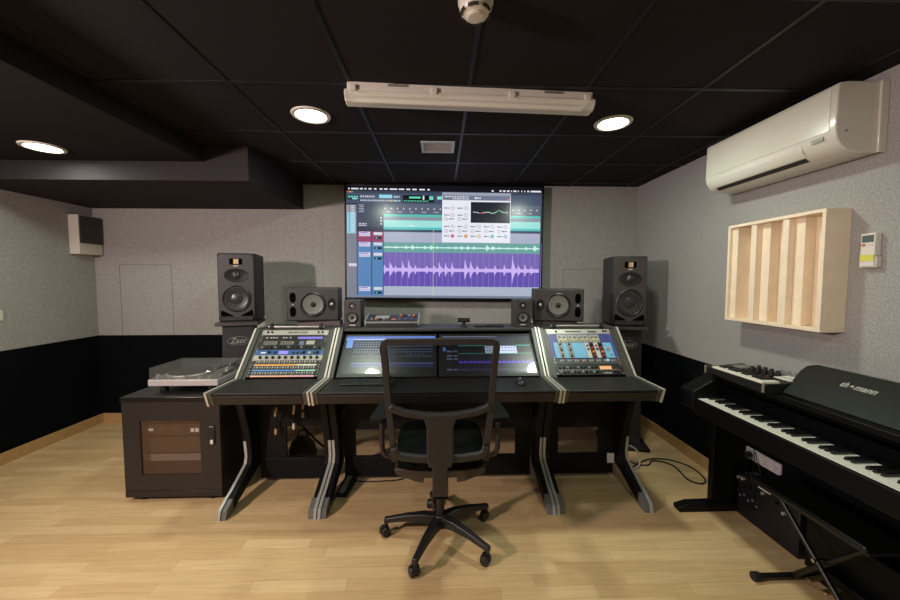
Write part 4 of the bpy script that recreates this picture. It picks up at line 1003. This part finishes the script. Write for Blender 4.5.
# five-star base
cast = [(-.322, 2.035), (-.130, 1.725), (.253, 1.795), (.290, 2.145), (-.055, 2.284)]
M().lathe([(0, .085), (.045, .085), (.05, .10), (.048, .135), (.035, .15), (0, .15)], seg=32).out('base_hub', baseblk, r)
for (x, y) in cast:
    d = Vector((x-CXc, y-CYc, 0)); L = d.length; d.normalize(); sd = Vector((-d.y, d.x, 0))
    st = []
    for (t, z, hw, hh) in ((.02, .120, .028, .026), (.10, .128, .024, .021), (.2, .118, .019, .016), (L-.025, .098, .015, .013), (L+.012, .090, .014, .014)):
        c = d*t
        st.append([c+sd*hw*1.2+Vector((0, 0, z-hh*1.15)), c-sd*hw*1.2+Vector((0, 0, z-hh*1.15)), c-sd*hw*.9+Vector((0, 0, z+hh)), c+sd*hw*.9+Vector((0, 0, z+hh))])
    lm = M(); vs = [p for q_ in st for p in q_]; fs = [(0, 1, 2, 3)]+[(i*4+k, (i+1)*4+k, (i+1)*4+(k+1) % 4, i*4+(k+1) % 4) for i in range(4) for k in range(4)]+[(19, 18, 17, 16)]
    lm.add(vs, fs); lo_ = lm.out('base_leg', baseblk, r, bevel=.005)
    c = d*L; rot = Matrix.Rotation(random.choice((.5, 1.1, 2.2, 2.8)), 3, 'Z'); ax = rot @ Vector((1, 0, 0))
    cs = M().cyl(c+Vector((0, 0, .055)), c+Vector((0, 0, .080)), .010, seg=14)
    off = rot @ Vector((0, .012, 0))
    cs.cyl(c+off-ax*.009+Vector((0, 0, .036)), c+off+ax*.009+Vector((0, 0, .036)), .026, seg=20)
    co = cs.out('castor', baseblk, r)
    for s in (-1, 1):
        M().cyl(c+off+ax*s*.0095+Vector((0, 0, .0285)), c+off+ax*s*.026+Vector((0, 0, .0285)), .0285, .025, seg=28).out('wheel', baseblk, co, bevel=.003)

# ------------------------------------------------------------ under the desk
r = thing('foot_switch', 'black foot switch with a silver pedal on the floor by the middle desk leg', 'foot pedal', (-.668, 2.50, 0), (0, 0, R(-6)))
M().prism([(-.10, 0), (-.10, .02), (.11, .05), (.12, .045), (.12, 0)], 'x', -.04, .04).out('base', blackm, r, bevel=.004)
M().prism([(-.09, .026), (-.03, .034), (.08, .052), (.08, .058), (-.03, .042), (-.09, .033)], 'x', -.018, .018).out('pedal', mat('dull_steel', (150, 150, 148), .35, metal=.5), r, bevel=.003)
def cable(name, label, pts, rad, m, cat='cable', group=None):
    return tag(M().tube(pts, rad, seg=8).out(name, m), label, cat, group)
cable('cable', 'thin black cable running along the floor behind the office chair', [(-.64, 2.60, .006), (-.55, 2.585, .006), (-.42, 2.59, .006), (-.30, 2.60, .01), (-.24, 2.64, .02)], .0045, rubber)
cable('cable', 'long black cable looping over the floor between the right desk leg and the piano', [(1.40, 2.85, .006), (1.50, 2.97, .006), (1.56, 2.80, .006), (1.66, 2.76, .006), (1.75, 2.83, .006), (1.86, 2.75, .006), (1.84, 2.55, .006), (1.90, 2.49, .006), (1.97, 2.55, .006), (1.985, 2.72, .006), (1.90, 2.83, .006), (1.76, 2.86, .006), (1.62, 2.80, .008), (1.50, 2.72, .006), (1.42, 2.70, .006)], .0055, rubber)
cable('cable', 'white cable bent in an arch behind the right desk leg', [(1.40, 2.72, .02), (1.43, 2.78, .10), (1.50, 2.82, .145), (1.58, 2.80, .12), (1.60, 2.77, .05), (1.555, 2.72, .008), (1.47, 2.70, .008)], .0065, mat('pale_cable', (188, 186, 176), .5))
o = M().box(1.25, 1.30, 2.588, 2.5995, .12, .19).out('paper_tag', white_p, None); tag(o, 'small white tag stuck to the lower rail of the right desk wing', 'tag')
# cables and plugs hanging under the left wing
org = mat('tan_plug', (190, 150, 104), .5)
spec_ = [(-1.18, 2.565, .66, .38, 'black cable with tan plugs hanging under the left wing, nearest the rack cabinet', org),
         (-1.05, 2.56, .66, .42, 'black cable with a white plug hanging in the middle under the left wing', white_p),
         (-.985, 2.565, .66, .50, 'black cable with a tan plug hanging under the left wing near the middle desk', org)]
for x, y, z1, z0, lb, pm in spec_:
    r = thing('hanging_cable', lb, 'cable', (x, y, z0), group='cables hanging under the left wing')
    M().tube([(0, 0, z1-z0+.018), (.01, -.01, (z1-z0)*.6), (-.005, 0, (z1-z0)*.3), (0, 0, .04)], .005, seg=8).out('wire', rubber, r)
    M().cyl((0, 0, .04), (.002, -.004, 0), .010, seg=12).out('plug', pm, r)
    M().cyl((.006, -.018, (z1-z0)*.6-.03), (.012, -.012, (z1-z0)*.6+.03), .008, seg=12).out('plug', pm, r)
cable('cable', 'bundle of black cable sagging to the floor under the left wing', [(-1.12, 2.80, .68), (-1.15, 2.86, .4), (-1.05, 2.95, .18), (-.95, 3.0, .06), (-.85, 3.05, .012), (-.78, 3.15, .01), (-.90, 3.3, .01)], .009, rubber)
cable('cable', 'black cable drooping in loops under the middle desk left of the office chair', [(-.60, 2.78, .68), (-.58, 2.80, .40), (-.50, 2.85, .33), (-.42, 2.86, .38), (-.38, 2.84, .50), (-.36, 2.8, .68)], .006, rubber)
r = thing('floor_bag', 'dark rounded bag on the floor behind the left wing rail', 'bag', (-1.14, 2.95, 0)); r.scale = (.7, .7, .72)
M().lathe([(0, 0), (.10, 0), (.13, .04), (.135, .10), (.11, .20), (.06, .26), (0, .28)], seg=28, sx=1.2, sy=.8).out('sack', mat('brown_grey_cloth', (92, 74, 60), .9), r)
M().tube([(-.06, 0, .25), (-.04, 0, .33), (.04, 0, .33), (.06, 0, .25)], .008).out('strap', rubber, r)
